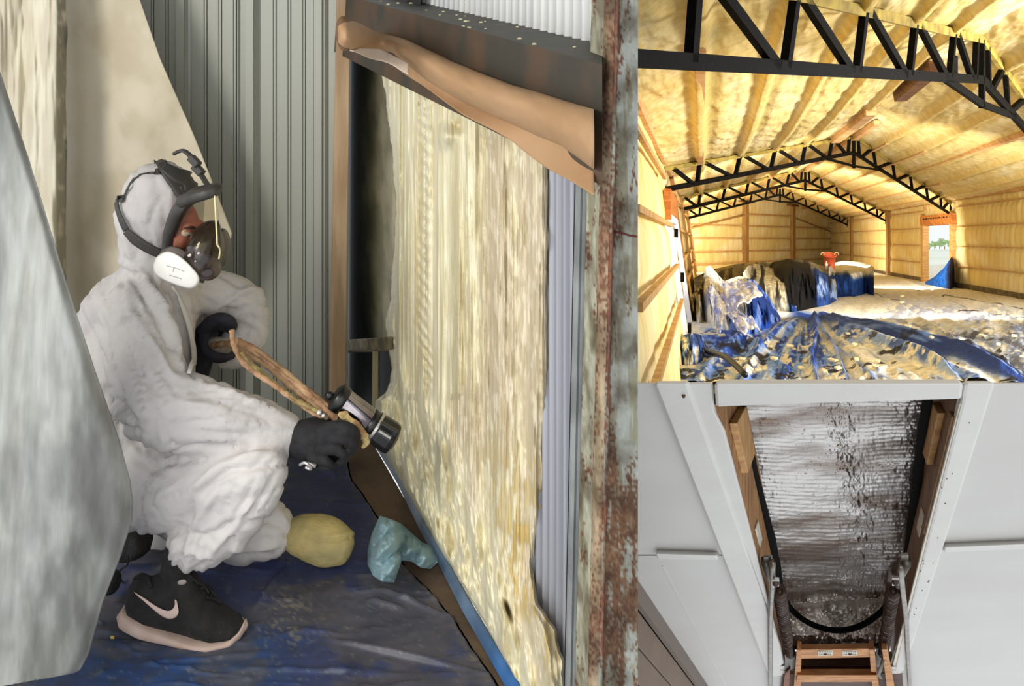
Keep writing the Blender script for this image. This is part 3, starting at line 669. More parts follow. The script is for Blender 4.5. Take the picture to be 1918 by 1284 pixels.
def foil_fn(U, V):
    py = 727+(1216-727)*V; px = fl_x(py)+(fr_x(py)-fl_x(py))*U; Y = np.interp(py, ytab, Ytab)
    cen = 1590+20*np.sin(py/70)
    ce_ = np.exp(-((px-cen)/26)**2); low = sstep(1060, 1120, py)
    rid = np.abs(((py+6*(fbm(px/60, py/40, 0, 2, 4)-.5)+4*np.sin(px/90))/7.5) % 1-.5)*2
    cr = np.abs(fbm(px/22, py/22, 0, 4, 6)-.5)*2; cr2 = 1-np.abs(fbm(px/9, py/14, 0, 3, 16)-.5)*4
    bow = .10*np.sin(U*np.pi)
    d = .011*rid*(1-.7*low)*(1-.6*ce_)+.035*cr*(.35+ce_+low)+.010*cr2*(.25+ce_+.6*low)+.05*np.sin(py/31+fbm(px/120, py/50, 0, 2, 8)*5)*.4
    d = d+.05*np.exp(-((py-fold(px))/5)**2)
    Y = Y+bow-d*Y/4
    return np.stack([(px-CX)*Y/F, Y, ZC-(py-CY)*Y/F], -1)
def fold(px): return np.interp(px, [1470, 1570, 1690], [1132, 1124, 1118])
grid(320, 420, foil_fn, 'foil_cover', foilm, hatch)
seal = M('black_seal', (9, 9, 10), .9, spec=.1)
def Pf(px, py, dr=0): return P(px, py, float(np.interp(py, ytab, Ytab))-.34-dr)
b = MB()
for side, pts in ((0, [(1388, 729, 7), (1397, 800, 8), (1406, 850, 9), (1416, 900, 10), (1440, 1000, 13), (1449, 1050, 14), (1459, 1100, 10)]), (1, [(1741, 729, 9), (1730, 800, 12), (1720, 880, 11), (1708, 980, 10), (1698, 1050, 8), (1690, 1090, 6)])):
    q = [Pf(x, y) for x, y, r_ in pts]
    MB().tube(spline(q, 4), [max(.012, .9*np.interp(i/4, range(len(pts)), [p[2] for p in pts])*q[min(i//4, len(q)-1)].y/F) for i in range(4*(len(pts)-1)+1)], 8, flat=(Vector((0, 0, 1)), .6)).build('side_seal', seal, hatch, True)
arch = [(1458, 1100), (1466, 1118), (1482, 1140), (1505, 1160), (1535, 1174), (1568, 1180), (1602, 1175), (1632, 1160), (1655, 1140), (1670, 1118), (1680, 1098)]
MB().tube(spline([Pf(x, y, .18) for x, y in arch], 4), .019, 8).build('zip_seal', seal, hatch, True)
MB().tube([Pf(1482, 1213), Pf(1570, 1210), Pf(1654, 1207)], .012, 6).build('bottom_seal', seal, hatch, True)
# end jamb dark board under ladder
rm = .1
MB().quadprism([Q(1462, 1246, 0), Q(1680, 1246, 0), Q(1680, 1246, .24), Q(1462, 1246, .24)], Vector((0, .02, -.05))).build('end_jamb', wood('dark_mahogany', (92, 58, 44), (66, 42, 32), (1, 3, 3), 5), hatch)
prism([(1466, 1262), (1690, 1262), (1696, BOT), (1455, BOT)], -.045, .02).build('hatch_door', M('dark_mahogany'), hatch)
for y in (1257, 1268): prism([(1488, y), (1646, y), (1646, y+2), (1488, y+2)], -.06, -.045).build('door_groove', M('dark_gap'), hatch)
# folded loft ladder
ld = thing('loft_ladder', Qc(1575, 1260, -.1), 'folded pine loft ladder at the foot of the foil hatch', 'ladder')
lw_ = wood('ladder_pine', (206, 148, 92), (176, 116, 64), (1, 1, 3), 6)
def lad(name, pts, r0, r1, m=None, nb=None): return prism(pts, r0, r1).build(name, m or lw_, nb or ld, bev=.004)
lad('rail', [(1492, 1216), (1500, 1218), (1499, BOT), (1482, BOT)], -.16, -.02); lad('rail', [(1628, 1216), (1638, 1216), (1654, BOT), (1638, BOT)], -.16, -.02)
tp_ = lad('top_rung', [(1496, 1216), (1632, 1214), (1634, 1230), (1495, 1233)], -.14, -.06)
lad('rung', [(1494, 1264), (1642, 1264), (1644, 1276), (1491, 1277)], -.20, -.10)
lad('rail', [(1652, 1216), (1662, 1216), (1686, BOT), (1668, BOT)], -.22, -.12)
lad('rail', [(1470, 1262), (1480, 1252), (1476, BOT), (1458, BOT)], -.10, -.02, wood('red_pine', (150, 96, 60), (116, 70, 42), (1, 1, 3), 6))
for x0, x1 in ((1532, 1560), (1578, 1606)):
    lb = lad('label', [(x0, 1218), (x1, 1217), (x1, 1227), (x0, 1228)], -.147, -.14, M('paper_label'), ld)
    mk = MB(); rr = random.Random(x0)
    for j in range(3):
        x = x0+2
        while x < x1-3:
            l = rr.uniform(1.5, 4); y = 1219.5+j*2.6; mk.quadprism([Qc(x, y, -.149), Qc(min(x+l, x1-2), y, -.149), Qc(min(x+l, x1-2), y+.9, -.149), Qc(x, y+.9, -.149)], DR*.002); x += l+1.2
    mk.ell(Qc((x0+x1)/2, 1224, -.15), (Vector((.012, 0, 0)), Vector((0, .004, 0)), Vector((0, 0, .008))), 8, 5)
    mk.build('print_mark', M('black_print'), lb)
# stay arms, springs
galv = M('galvanised', (150, 144, 136), .35, .9, (120, 112, 104), 12); sprm = M('brown_spring', (74, 54, 46), .55, .4, (50, 36, 30), 20)
def arm(sgn, label, pts_b, pts_rod, nut, spr):
    a = thing('stay_arm', Qc(pts_b[0][0], pts_b[0][1], -.02), label, 'stay arm')
    n = len(pts_b)
    prism([(pts_b[0][0], pts_b[0][1]), (pts_b[1][0], pts_b[1][1]), (pts_b[1][0], pts_b[1][1]+12), (pts_b[0][0]+0, pts_b[0][1]+12)], -.03, .0).build('bracket', galv, a, bev=.004)
    MB().tube([Qc(x, y, -.03) for x, y in pts_b[2:]], [.030, .028, .02, .018], 8, flat=(Vector((1, 0, 0)), .8)).build('strut', M('dark_galvanised', (92, 86, 80), .45, .8), a, True)
    MB().tube(spline([Qc(x, y, -.08) for x, y in pts_rod], 4), .015, 8).build('rod', galv, a, True)
    x, y = nut; pl_ = prism([(x-6, y-8), (x+6, y-7), (x+6, y+5), (x-6, y+7)], -.14, -.10).build('nut_plate', M('bright_zinc', (232, 226, 226), .3, .6), a, bev=.003)
    MB().ell(Qc(x, y-1, -.15), (Vector((.018, 0, 0)), Vector((0, .012, 0)), Vector((0, 0, .018))), 10, 6).build('bolt', sprm, pl_, True)
    c = spline([Qc(x_, y_, -.05) for x_, y_ in spr], 12); sp = MB()
    rad = .026; L = len(c); turns = 34; pts = []
    for i in range(turns*8+1):
        t = i/(turns*8); k = t*(L-1); j = min(int(k), L-2); p = c[j].lerp(c[j+1], k-j); d = (c[j+1]-c[j]).normalized()
        u = Vector((1, 0, 0)); u = (u-d*u.dot(d)).normalized(); v = d.cross(u); an = t*turns*2*math.pi
        pts.append(p+u*rad*math.cos(an)+v*rad*math.sin(an))
    sp.tube(pts, .014, 5); sp.tube([c[0], c[-1]], .02, 8); sp.build('spring', sprm, a, True)
arm(-1, 'left grey stay arm with rod and brown spring beside the foil', [(1430, 1043), (1446, 1043), (1434, 1052), (1441, 1075), (1447, 1095), (1449, 1102)], [(1447, 1052), (1446, 1100), (1443, 1160), (1443, 1230), (1443, 1300)], (1453, 1093), [(1460, 1106), (1468, 1160), (1479, 1222)])
arm(1, 'right grey stay arm with rod and brown spring beside the foil', [(1687, 1040), (1702, 1038), (1698, 1050), (1690, 1066), (1685, 1082), (1681, 1096)], [(1686, 1060), (1690, 1100), (1697, 1160), (1700, 1220), (1705, 1300)], (1677, 1090), [(1673, 1105), (1664, 1160), (1654, 1222)])
for sgn, q in ((-1, [(1470, 1216), (1486, 1214), (1494, 1250), (1470, 1256)]), (1, [(1640, 1214), (1660, 1214), (1656, 1245), (1642, 1250)])): prism(q, -.06, -.02).build('hinge_plate', M('dark_galvanised'), ld)
MB().tube([Qc(1655, 1232, -.2), Qc(1650, 1250, -.2), Qc(1646, 1262, -.2), Qc(1650, 1268, -.2)], .012, 8).build('hook', M('dark_galvanised'), ld, True)
# ================================================================== THE SPRAY BAY (left)
from mathutils.bvhtree import BVHTree
W0 = np.array((.055, 1.658)); WE = np.array((-.452, .892)); WN = np.array((-.892, -.452))
def Wp(px, py, off=0.0):
    """point seen at landmark px,py on the bay wall plane moved off metres into the room"""
    px = np.asarray(px, float); k = (px-CX)/F; o = W0+0*W0
    # (o + s*e + off*n).x = k * (...).y
    ox = o[0]+off*WN[0]; oy = o[1]+off*WN[1]
    s = (k*oy-ox)/(WE[0]-k*WE[1]); X = ox+s*WE[0]; Y = oy+s*WE[1]
    Z = ZC-(np.asarray(py, float)-CY)*Y/F
    return np.stack(np.broadcast_arrays(X, Y, Z), -1)
def Wv(px, py, off=0.): return Vector(Wp(float(px), float(py), float(off)).tolist())
def Ws(s, z, off=0.):
    s = np.asarray(s, float); X = W0[0]+s*WE[0]+off*WN[0]; Y = W0[1]+s*WE[1]+off*WN[1]
    return np.stack(np.broadcast_arrays(X, Y, z), -1)
def Wsv(s, z, off=0.): return Vector(Ws(s, float(z), off).tolist())
def s_of(px, off=0.):
    p = Wp(px, 0, off); return ((p[..., 0]-W0[0]-off*WN[0])*WE[0]+(p[..., 1]-W0[1]-off*WN[1])*WE[1])
def FL(px, py, z=0.): # floor point at landmark
    px = np.asarray(px, float); py = np.asarray(py, float); Y = F*(ZC-z)/(py-CY); return np.stack(np.broadcast_arrays((px-CX)*Y/F, Y, 0*Y+z), -1)
def FLv(px, py, z=0.): return Vector(FL(float(px), float(py), z).tolist())
# floor
MB().quadprism([FLv(-500, 1500), FLv(1010, 1500), Wsv(0, 0, .0), Wsv(1.9, 0, .0), Vector((-3.4, 3.35, 0))], (0, 0, -.08)) if False else None
fb = MB(); fb.poly([FLv(-700, 1500), Wsv(-.25, 0, 0), Wsv(1.9, 0, 0), Vector((-3.6, 3.3, 0))], (0, 0, -.08))
MB().hexa([(-4.5, .35, 2.3), (.12, .35, 2.3), (.12, 3.3, 2.3), (-4.5, 3.3, 2.3), (-4.5, .35, 2.4), (.12, .35, 2.4), (.12, 3.3, 2.4), (-4.5, 3.3, 2.4)]).build('ceiling', M('shade_roof', (120, 118, 112), .8), None)['kind'] = 'structure'  # unseen roof added to shade the spray bay
fb.build('floor', M('brown_concrete', (104, 84, 62), .9, 0, (74, 60, 48), 5, .3, 25))['kind'] = 'structure'
# ribbed back wall
YB = 2.96
ribm = M('grey_ribbed_steel', (166, 169, 160), .45, .1, (156, 159, 150), 1.5, .04, 60, (1, 1, .1), vc=(.3, .7))
prof = []
x = (100-CX)*YB/F; xe = (652-CX)*YB/F; ribs = [(a-CX)*YB/F for a in (205, 332, 461, 588)]
pts = [(x, 0)]
for i, r in enumerate(ribs):
    pts += [(r, 0), (r+.006, -.016), (r+.030, -.016), (r+.038, 0), (r+.042, .004), (r+.045, -.003), (r+.048, 0)]
    for q in (.085, .13, .175): pts += [(r+q, 0), (r+q+.004, -.0014), (r+q+.009, -.0014), (r+q+.012, 0)]
pts = [p for p in pts if p[0] < xe-.001]+[(xe, 0)]
b = MB()
for (xa, ya), (xb, yb) in zip(pts[:-1], pts[1:]):
    n = len(b.v); b.v += [(xa, YB+ya, -.02), (xb, YB+yb, -.02), (xb, YB+yb, 2.2), (xa, YB+ya, 2.2)]; b.f.append((n, n+1, n+2, n+3))
wb_ = link('wall_back', b.mesh('wall_back'), ribm); wb_['kind'] = 'structure'; md = wb_.modifiers.new('t', 'SOLIDIFY'); md.thickness = .01; md.offset = 1
# timber stud and steel work at the corner
stud = wood('stud_timber', (176, 150, 118), (152, 124, 92), (3, 3, .3), 9)
b = MB(); b.hexa([P(631, -40, 2.86), P(657, -40, 2.86), P(657, -40, 2.95), P(631, -40, 2.95), P(614, 838, 2.86), P(645, 838, 2.86), P(645, 838, 2.95), P(614, 838, 2.95)])
ob = b.build('timber_stud', stud, None, False, .003, loc=P(630, 826, 2.9)); tag(ob, 'upright pale timber stud between ribbed grey wall and foamed bay', 'stud'); ob['kind'] = 'thing'
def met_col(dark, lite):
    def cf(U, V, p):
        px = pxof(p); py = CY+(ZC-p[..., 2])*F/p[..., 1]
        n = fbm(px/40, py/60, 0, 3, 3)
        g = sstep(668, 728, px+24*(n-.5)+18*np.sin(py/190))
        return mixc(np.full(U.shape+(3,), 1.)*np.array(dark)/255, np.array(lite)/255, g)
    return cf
am = M('bay_steel', attr=True, rough=.5, col2=(205, 205, 200), vs=8, bump=.05, bs=30)
bay = thing('wall_bay', Wsv(.8, 0, 0), None, None); bay['kind'] = 'structure'
def wsheet(name, x0, x1, y0, y1, off, cf, par=bay, mat=am, nu=40, nv=60, kind=None):
    def fn(U, V): return Wp(x0+(x1-x0)*U, y0+(y1-y0)*V, off)
    return grid(nu, nv, fn, name, mat, par, cfn=cf, kind=kind)
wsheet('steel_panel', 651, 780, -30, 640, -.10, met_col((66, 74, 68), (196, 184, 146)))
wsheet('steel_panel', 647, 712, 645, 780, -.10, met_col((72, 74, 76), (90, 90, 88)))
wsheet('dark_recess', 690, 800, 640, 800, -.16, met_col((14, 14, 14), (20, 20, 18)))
b = MB(); b.hexa([Wv(646, 640, -.09), Wv(735, 634, -.09), Wv(735, 658, -.09), Wv(646, 660, -.09), Wv(646, 636, .0), Wv(735, 630, -.0), Wv(735, 654, .0), Wv(646, 656, .0)]); b.build('flange', M('foamed_flange', (140, 128, 92), .8, 0, (92, 86, 66), 25), bay, bev=.003)
b = MB(); b.beam(Wv(704, 655, -.07), Wv(703, 790, -.07), Vector((1, 0, 0)), .018, .02); b.build('post', M('pale_post', (186, 176, 140), .8), bay)
b = MB(); b.hexa([Wv(652, -60, -.02), Wv(659, -60, -.02), Wv(659, -60, -.09), Wv(652, -60, -.09), Wv(645, 790, -.02), Wv(651, 790, -.02), Wv(651, 790, -.09), Wv(645, 790, -.09)]); b.build('post', M('dark_steel_edge', (40, 42, 40), .5), bay)
# upper steel box at the corner, corrugated sheets
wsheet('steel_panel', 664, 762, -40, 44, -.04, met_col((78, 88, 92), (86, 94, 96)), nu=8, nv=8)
b = MB(); b.hexa([Wv(762, -40, -.03), Wv(788, -40, -.03), Wv(788, 16, -.03), Wv(762, 46, -.03), Wv(762, -40, -.09), Wv(788, -40, -.09), Wv(788, 16, -.09), Wv(762, 46, -.09)]); b.build('post', M('dark_steel_edge'), bay)
corr = M('galvanised_sheet_lit', (226, 227, 226), .38, .15, (204, 206, 208), 5, .03, 50, (2, 2, .1), vc=(.35, .65))  # whitened so the upper sheet looks daylit
def corrug(name, x0, x1, za, zb, off, per=.036, amp=.010, par=bay, m=corr):
    s0, s1 = float(s_of(x0, off)), float(s_of(x1, off)); n = int(abs(s1-s0)/per*12)
    def fn(U, V):
        s = s0+(s1-s0)*U; z = za+(zb-za)*V; o = off+amp*np.tanh(2.2*np.sin(s/per*2*np.pi))
        X = W0[0]+s*WE[0]+o*WN[0]; Y = W0[1]+s*WE[1]+o*WN[1]; return np.stack([X, Y, z], -1)
    return grid(n, 3, fn, name, m, par)
corrug('corrugated_sheet', 780, 1118, 1.325, 1.66, -.07)
corrug('corrugated_sheet', 985, 1120, -.05, 1.3, -.05, .030, .012, m=M('galvanised_sheet_low', (186, 188, 196), .4, .3, (160, 162, 172), 5, .03, 50, (2, 2, .1), vc=(.35, .65)))
# ledge girt
ledge = M('stained_girt', (78, 70, 58), .6, 0, (56, 58, 50), 7, .1, 30, vc=(.35, .6))
s_a, s_b = float(s_of(1118)), float(s_of(700, -.02))+.30
e_ = lambda z, o: Wsv(float(s_of(1128, o)), z, o)
b = MB(); b.hexa([e_(1.335, -.075), Wsv(s_b, 1.335, -.075), Wsv(s_b, 1.335, .075), e_(1.335, .075), e_(1.325, -.075), Wsv(s_b, 1.325, -.075), Wsv(s_b, 1.325, .075), e_(1.325, .075)])
b.build('girt', ledge, bay)
b = MB(); b.hexa([e_(1.34, .075), Wsv(s_b, 1.34, .075), Wsv(s_b, 1.34, .07), e_(1.34, .07), e_(1.16, .085), Wsv(s_b, 1.16, .085), Wsv(s_b, 1.16, .08), e_(1.16, .08)]); b.build('girt_web', M('stained_girt2', (84, 64, 48), .6, 0, (58, 54, 46), 7), bay)
sp_ = MB(); rr = random.Random(2)
for i in range(26):
    s = rr.uniform(s_a+.05, s_a+1.2); o = rr.uniform(-.06, .07); r = rr.uniform(.0012, .003); sp_.ell(Wsv(s, 1.336, o), (Vector((r*2, 0, 0)), Vector((0, r, 0)), Vector((0, 0, r))), 6, 4)
tag(sp_.build('foam_fleck', M('foam_fleck', (214, 206, 170), .8), bay), kind='stuff')
# sprayed foam filling the bay
xf = [(690, 60), (704, 100), (722, 180), (735, 300), (742, 400), (737, 470), (733, 520), (731, 560), (722, 600), (724, 640), (728, 665), (733, 690), (731, 716), (722, 736), (702, 750), (697, 800), (708, 832), (752, 905), (808, 1003), (880, 1122), (976, 1290), (998, 1330)]
xr_ = [(1034, 60), (1034, 300), (1026, 700), (1018, 900), (1000, 1080), (1012, 1130), (1046, 1180), (1058, 1240), (1062, 1330)]
FY0, FY1 = 85, 1325
def foam_fn(U, V):
    py = FY0+(FY1-FY0)*V; xa = pline(xf, py)+5*(fbm(py/16, 0, 0, 3, 7)-.5); xb = pline(xr_, py)+10*(fbm(py/40, 3, 0, 3, 9)-.5); px = xa+(xb-xa)*U
    base = Wp(px, py, 0.); s = (base[..., 0]-W0[0])/WE[0]; z = base[..., 2]
    edge = np.minimum(1, U*22)*np.minimum(1, (1-U)*16)
    st = (fbm(s*14, z*.6, 0, 2, 1)-.5)*.034+(fbm(s*70, z*2.5+2*fbm(s*9, z*4, 0, 2, 8), 0, 2, 2)-.5)*.007+(fbm(s*160, z*14, 0, 2, 12)-.5)*.003*(.4+sstep(.3, .5, U))
    low = sstep(.42, .12, z+.10*(fbm(s*5, 0, 0, 2, 5)-.5)+.12*(U-.5))
    lump = (fbm(s*13, z*9, 0, 4, 22)-.5)*.07
    rip = .0022*np.sin(z*190+8*fbm(s*9, z*5, 0, 2, 3))*np.exp(-((U-.22-.03*np.sin(z*6))/.035)**2)*sstep(.25, .5, z)
    step = -.012*sstep(.42, .5, U+.05*(fbm(z*5, 0, 0, 2, 4)-.5))-.015*sstep(.78, .92, U)
    o = -.035+.035*edge**.5+st*(1-low)+lump*low*.9+rip+step*(1-low)+.02*low*(1-U)
    blob = lambda bx, by, r, h: h*np.exp(-(((px-bx)**2+((py-by)*.9)**2)/r**2))
    o = o+blob(838, 255, 17, .03)+blob(860, 235, 10, -.02)+blob(800, 210, 30, .012)+blob(920, 265, 9, -.012)
    pit = np.exp(-((px-952-.3*(py-1145))/4)**2-((py-1142)/16)**2); o = o-.03*pit
    o = np.where(U*(xb-xa) < 1.5, -.10, o); o = np.where((1-U)*(xb-xa) < 1.5, -.06, o)
    return Wp(px, py, o)
def foam_col(U, V, p):
    s = (p[..., 0]-W0[0])/WE[0]; z = p[..., 2]
    A = np.array((240, 234, 206))/255; B = np.array((224, 214, 178))/255; C = np.array((196, 182, 152))/255; D = np.array((222, 206, 186))/255
    n = fbm(s*42, z*1.6, 0, 4, 31); n2 = fbm(s*9, z*3, 0, 3, 33); n3 = fbm(s*60, z*30, 0, 3, 35)
    c = mixc(A, B, sstep(.45, .65, n)); c = mixc(c, D, .6*sstep(.5, .7, n2)*sstep(.3, .5, U)); c = mixc(c, C, .75*sstep(.42, .62, U+.3*(n-.5))*sstep(.32, .55, n3))  # right half greyed: shadow of grazing light painted into the foam
    c = mixc(c, A, sstep(.45, .2, z)*(1-U)*.8); c = mixc(c, np.array((216, 184, 100))/255, .6*sstep(.5, .62, n3)*sstep(.55, .25, z)*sstep(.5, .8, U))
    return c
foamb = M('bay_foam', attr=True, rough=.45, col2=(240, 236, 224), vs=30, bump=.12, bs=90, st=(1, 1, .35), detail=5, vc=(.4, .7), spec=.45)
fo = grid(330, 640, foam_fn, 'spray_foam', foamb, None, cfn=foam_col, loc=Wv(850, 1100)); tag(fo, 'pale yellow sprayed foam filling the bay between stud and rusty column, streaked vertically', 'foam'); fo['kind'] = 'thing'
# kraft paper roll
kraft = M('kraft_paper', (178, 142, 106), .75, 0, (166, 130, 92), 6, .12, 25, vc=(.3, .7)); kraftd = M('kraft_paper_inside', (132, 100, 66), .8, 0, (104, 76, 50), 20)
pt_ = [(634, 40), (664, 40), (700, 58), (760, 74), (850, 118), (960, 160), (1112, 206)]; pf_ = [(634, 86), (662, 92), (735, 98), (800, 150), (870, 192), (1000, 250), (1050, 270), (1112, 316)]; pb_ = [(648, 88), (700, 100), (735, 118), (760, 140), (870, 215), (960, 265), (1030, 318), (1112, 366)]
def yat(pl, x): return np.interp(x, [p[0] for p in pl], [p[1] for p in pl])
kp = thing('kraft_paper_roll', Wv(870, 150, .1), 'rolled brown kraft paper sagging along the steel ledge above foam', 'paper roll')
def kr(U, V):
    px = 634+(1112-634)*U; a = V*np.pi*1.25-.35
    yt, yb = yat(pt_, px), yat(pf_, px); wr = 1.6*(fbm(U*9, V*3, 0, 3, 5)-.5)
    py = (yt+yb)/2-(yb-yt)/2*np.cos(np.clip(a, 0, np.pi)); o = .095+.05*np.sin(np.clip(a, -.4, np.pi+.3))+.012*wr
    return Wp(px, py+2*wr, o*(.45+.55*sstep(634, 760, px))+.26*(1-sstep(640, 730, px)))
grid(90, 26, kr, 'roll', kraft, kp, thick=.002)
def kf(U, V):
    px = 700+(1112-700)*U; yt, yb = yat(pf_, px)-8, yat(pb_, px)+1.5*np.sin(px/22); py = yt+(yb-yt)*V
    o = .085+.02*V+.008*np.sin(px/37+V*2); return Wp(px, py, o*(.5+.5*sstep(700, 790, px)))
grid(80, 12, kf, 'flap', kraft, kp, thick=.002)
b = MB(); c = Wv(644, 63, .31); nb_ = 18
b.ell(c, (Vector((.016, 0, .004)), Vector((0, .02, 0)), Vector((-.004, 0, .036))), 18, 10); b.build('roll_end', kraftd, kp, True)
def kw(U, V):
    px = 655+(765-655)*U; yt, yb = yat([(655, 90), (712, 92), (765, 118)], px), yat([(655, 95), (700, 110), (740, 124), (765, 140)], px)+1.5*np.sin(px/9); py = yt+(yb-yt)*V
    o = .075+.02*V+.01*np.sin(px/14); return Wp(px, py, o*.6+.11+.12*(1-sstep(655, 730, px)))
grid(30, 8, kw, 'pale_edge', M('pale_paper', (216, 196, 178), .7, bump=.2, bs=30), kp, thick=.002)
# rusty column
rcm = M('rusty_steel', attr=True, rough=.75, col2=(170, 160, 150), vs=14, bump=.35, bs=45, detail=8)
def rust_col(amount, seed, pale=(168, 172, 158), tone=(124, 92, 66)):
    def cf(U, V, p):
        py = CY+(ZC-p[..., 2])*F/p[..., 1]; px = pxof(p)
        n = fbm(px/12, py/80, 0, 5, seed); n2 = fbm(px/4, py/4, 0, 4, seed+4); n3 = fbm(px/10, py/90, 0, 3, seed+8)
        a = amount(px, py)
        m = sstep(.62-.36*a, .72-.30*a, n*.6+n2*.4)
        c = mixc(np.full(U.shape+(3,), 1.)*np.array(pale)/255, np.array((120, 112, 84))/255, sstep(.5, .7, n3)*.6)
        c = mixc(c, np.array(tone)/255, m); c = mixc(c, np.array((92, 58, 40))/255, m*sstep(.5, .62, n2)*.7); return c
    return cf
co = thing('rusty_column', Wsv(-.03, 0, .03), 'tall rusty grey steel column at the right end of foamed bay', 'column')
def lean(x0, y): return x0-y*.0245
def cstrip(name, xa, xb, Ya, Yb, amt, seed, bow=0., nu=24, pale=(168, 172, 158), tone=(148, 82, 48)):
    def fn(U, V):
        py = -30+1390*V; px = xa+(xb-xa)*U-(py*.0245)+(1.4*(fbm(py/30, U*2, 0, 3, seed)-.5)); Y = Ya+(Yb-Ya)*U-bow*np.sin(U*np.pi)
        return np.stack([(px-CX)*Y/F, Y, ZC-(py-CY)*Y/F], -1)
    return grid(nu, 260, fn, name, rcm, co, cfn=rust_col(amt, seed, pale, tone), thick=.004)
cstrip('flange', 1110, 1136, 1.66, 1.60, lambda x, y: .1+0*x, 3, .0, pale=(176, 176, 156))
cstrip('flange_lip', 1134, 1151, 1.60, 1.585, lambda x, y: .5+0*x, 13, .006, pale=(170, 150, 124), tone=(140, 106, 80))
cstrip('flange_side', 1151, 1158, 1.585, 1.69, lambda x, y: .7+0*x, 23, 0, 6)
def cweb(U, V):
    py = -30+1390*V; px = 1150-py*.0245+(1194.5-1150+py*.0245)*U; Y = 1.69+.0*U
    return np.stack([(px-CX)*Y/F, Y+0*px, ZC-(py-CY)*Y/F], -1)
wbm = grid(40, 260, cweb, 'web', rcm, co, cfn=rust_col(lambda x, y: .02+.60*sstep(720, 1000, y)+.25*sstep(240, 330, y)*sstep(420, 360, y)+.55*np.exp(-((x-1158+y*.0245)/7)**2), 33, (164, 170, 164)), thick=.006)
MB().tube([P(1148, 434, 1.685), P(1165, 436, 1.685), P(1180, 441, 1.685), P(1194, 443, 1.685)], .0016, 6).build('weld_drip', M('dark_rust', (92, 38, 26), .8), co, True)
b = MB(); b.hexa([P(1083-0, -30, 1.70), P(1112, -30, 1.70), P(1112, -30, 1.73), P(1083, -30, 1.73), P(1062, 1340, 1.70), P(1084, 1340, 1.70), P(1084, 1340, 1.73), P(1062, 1340, 1.73)])
b = MB(); 
for xa, xb, d in ((1080, 1083, .0), (1083, 1090, -.012), (1090, 1094, .0), (1094, 1101, -.010), (1101, 1112, 0)):
    def q(x, py, Y): return P(x-(py-250)*.021, py, Y)
    b.hexa([q(xa, 250, 1.70+d), q(xb, 250, 1.70+d), q(xb, 250, 1.73), q(xa, 250, 1.73), q(xa, 1330, 1.70+d), q(xb, 1330, 1.70+d), q(xb, 1330, 1.73), q(xa, 1330, 1.73)])
b.build('door_track', M('track_steel', (160, 164, 164), .4, .4, (130, 134, 134), 8), co)
b = MB(); b.hexa([q(1078, 240, 1.715), q(1082, 240, 1.715), q(1082, 240, 1.74), q(1078, 240, 1.74), q(1078, 1330, 1.715), q(1082, 1330, 1.715), q(1082, 1330, 1.74), q(1078, 1330, 1.74)]); b.build('dark_gap', M('gap_shadow', (24, 22, 26), .8), co)  # black strip standing in for the shadow in the gap
# blue tarp on the floor
def tb(y): return pline([(520, 700), (640, 830), (662, 900), (698, 950), (716, 980), (760, 1062), (800, 1100), (858, 1168), (870, 1190), (940, 1290), (980, 1340)], y)
def bt(U, V):
    py = 812+(1400-812)*V**1.15; xb = tb(py)+5*(fbm(py/12, 1, 0, 3, 4)-.5); xa = -250.; px = xa+(xb-xa)*U
    r1 = fbm(px/90+py/40, py/22, 0, 4, 5); r2 = 1-np.abs(fbm(px/150-py/80, py/26, 0, 3, 8)-.5)*2
    z = .003+.004*r1+.006*r2**10*sstep(.45, .65, r1)+.0006*fbm(px/20, py/10, 0, 3, 2)
    for (x0, y0, x1, y1, h) in ((500, 946, 700, 952, .012), (700, 1130, 760, 1145, .01), (540, 1060, 470, 1150, .012), (590, 870, 640, 905, .008), (610, 1200, 900, 1265, .016), (430, 1255, 800, 1270, .008), (700, 1100, 860, 1170, .01), (330, 1240, 520, 1225, .006), (220, 1060, 420, 1075, .01)):
        d, t, sd = seg_d(px, py, [(x0, y0), (x1, y1)]); z = z+.8*h*np.exp(-(d/4.5)**2)*np.sin(np.clip(t*.9+.05, 0, 1)*np.pi)
    z = np.where(U > .996, 0.0, z)
    q = FL(px, py); q[..., 2] = z; return q
def btc(U, V, p):
    px = pxof(p); py = CY+(ZC-p[..., 2])*F/p[..., 1]
    n = fbm(px/110, py/50, 0, 4, 61); n2 = fbm(px/24, py/14, 0, 4, 63); n3 = fbm(px/6, py/5, 0, 3, 65)
    c = mixc(np.array((56, 64, 100))/255, np.array((40, 66, 112))/255, sstep(1120, 1220, py+60*(n-.5))*sstep(650, 420, px))
    c = mixc(c, np.array((88, 84, 84))/255, .7*sstep(.50, .62, n+.12*sstep(560, 760, px)*sstep(980, 1100, py)))
    c = mixc(c, np.array((58, 62, 78))/255, .4*sstep(.5, .62, n2)); c = mixc(c, np.array((150, 142, 112))/255, .6*sstep(.56, .66, n3)*np.exp(-(((px-540)/60)**2+((py-1160)/60)**2)))
    c = mixc(c, np.array((108, 92, 70))/255, .5*sstep(.5, .6, n3)*np.exp(-((px-tb(py)+8)/14)**2))
    c = mixc(c, np.array((150, 140, 118))/255, .35*sstep(.74, .8, n3))
    return c
tarpf = M('navy_tarp', attr=True, rough=.45, col2=(228, 228, 232), vs=9, bump=.04, bs=30, spec=.45)
o = grid(300, 240, bt, 'ground_tarp', tarpf, None, cfn=btc, loc=FLv(450, 1150)); tag(o, 'dusty dark navy plastic tarp laid under the crouching worker', 'tarp'); o['kind'] = 'thing'
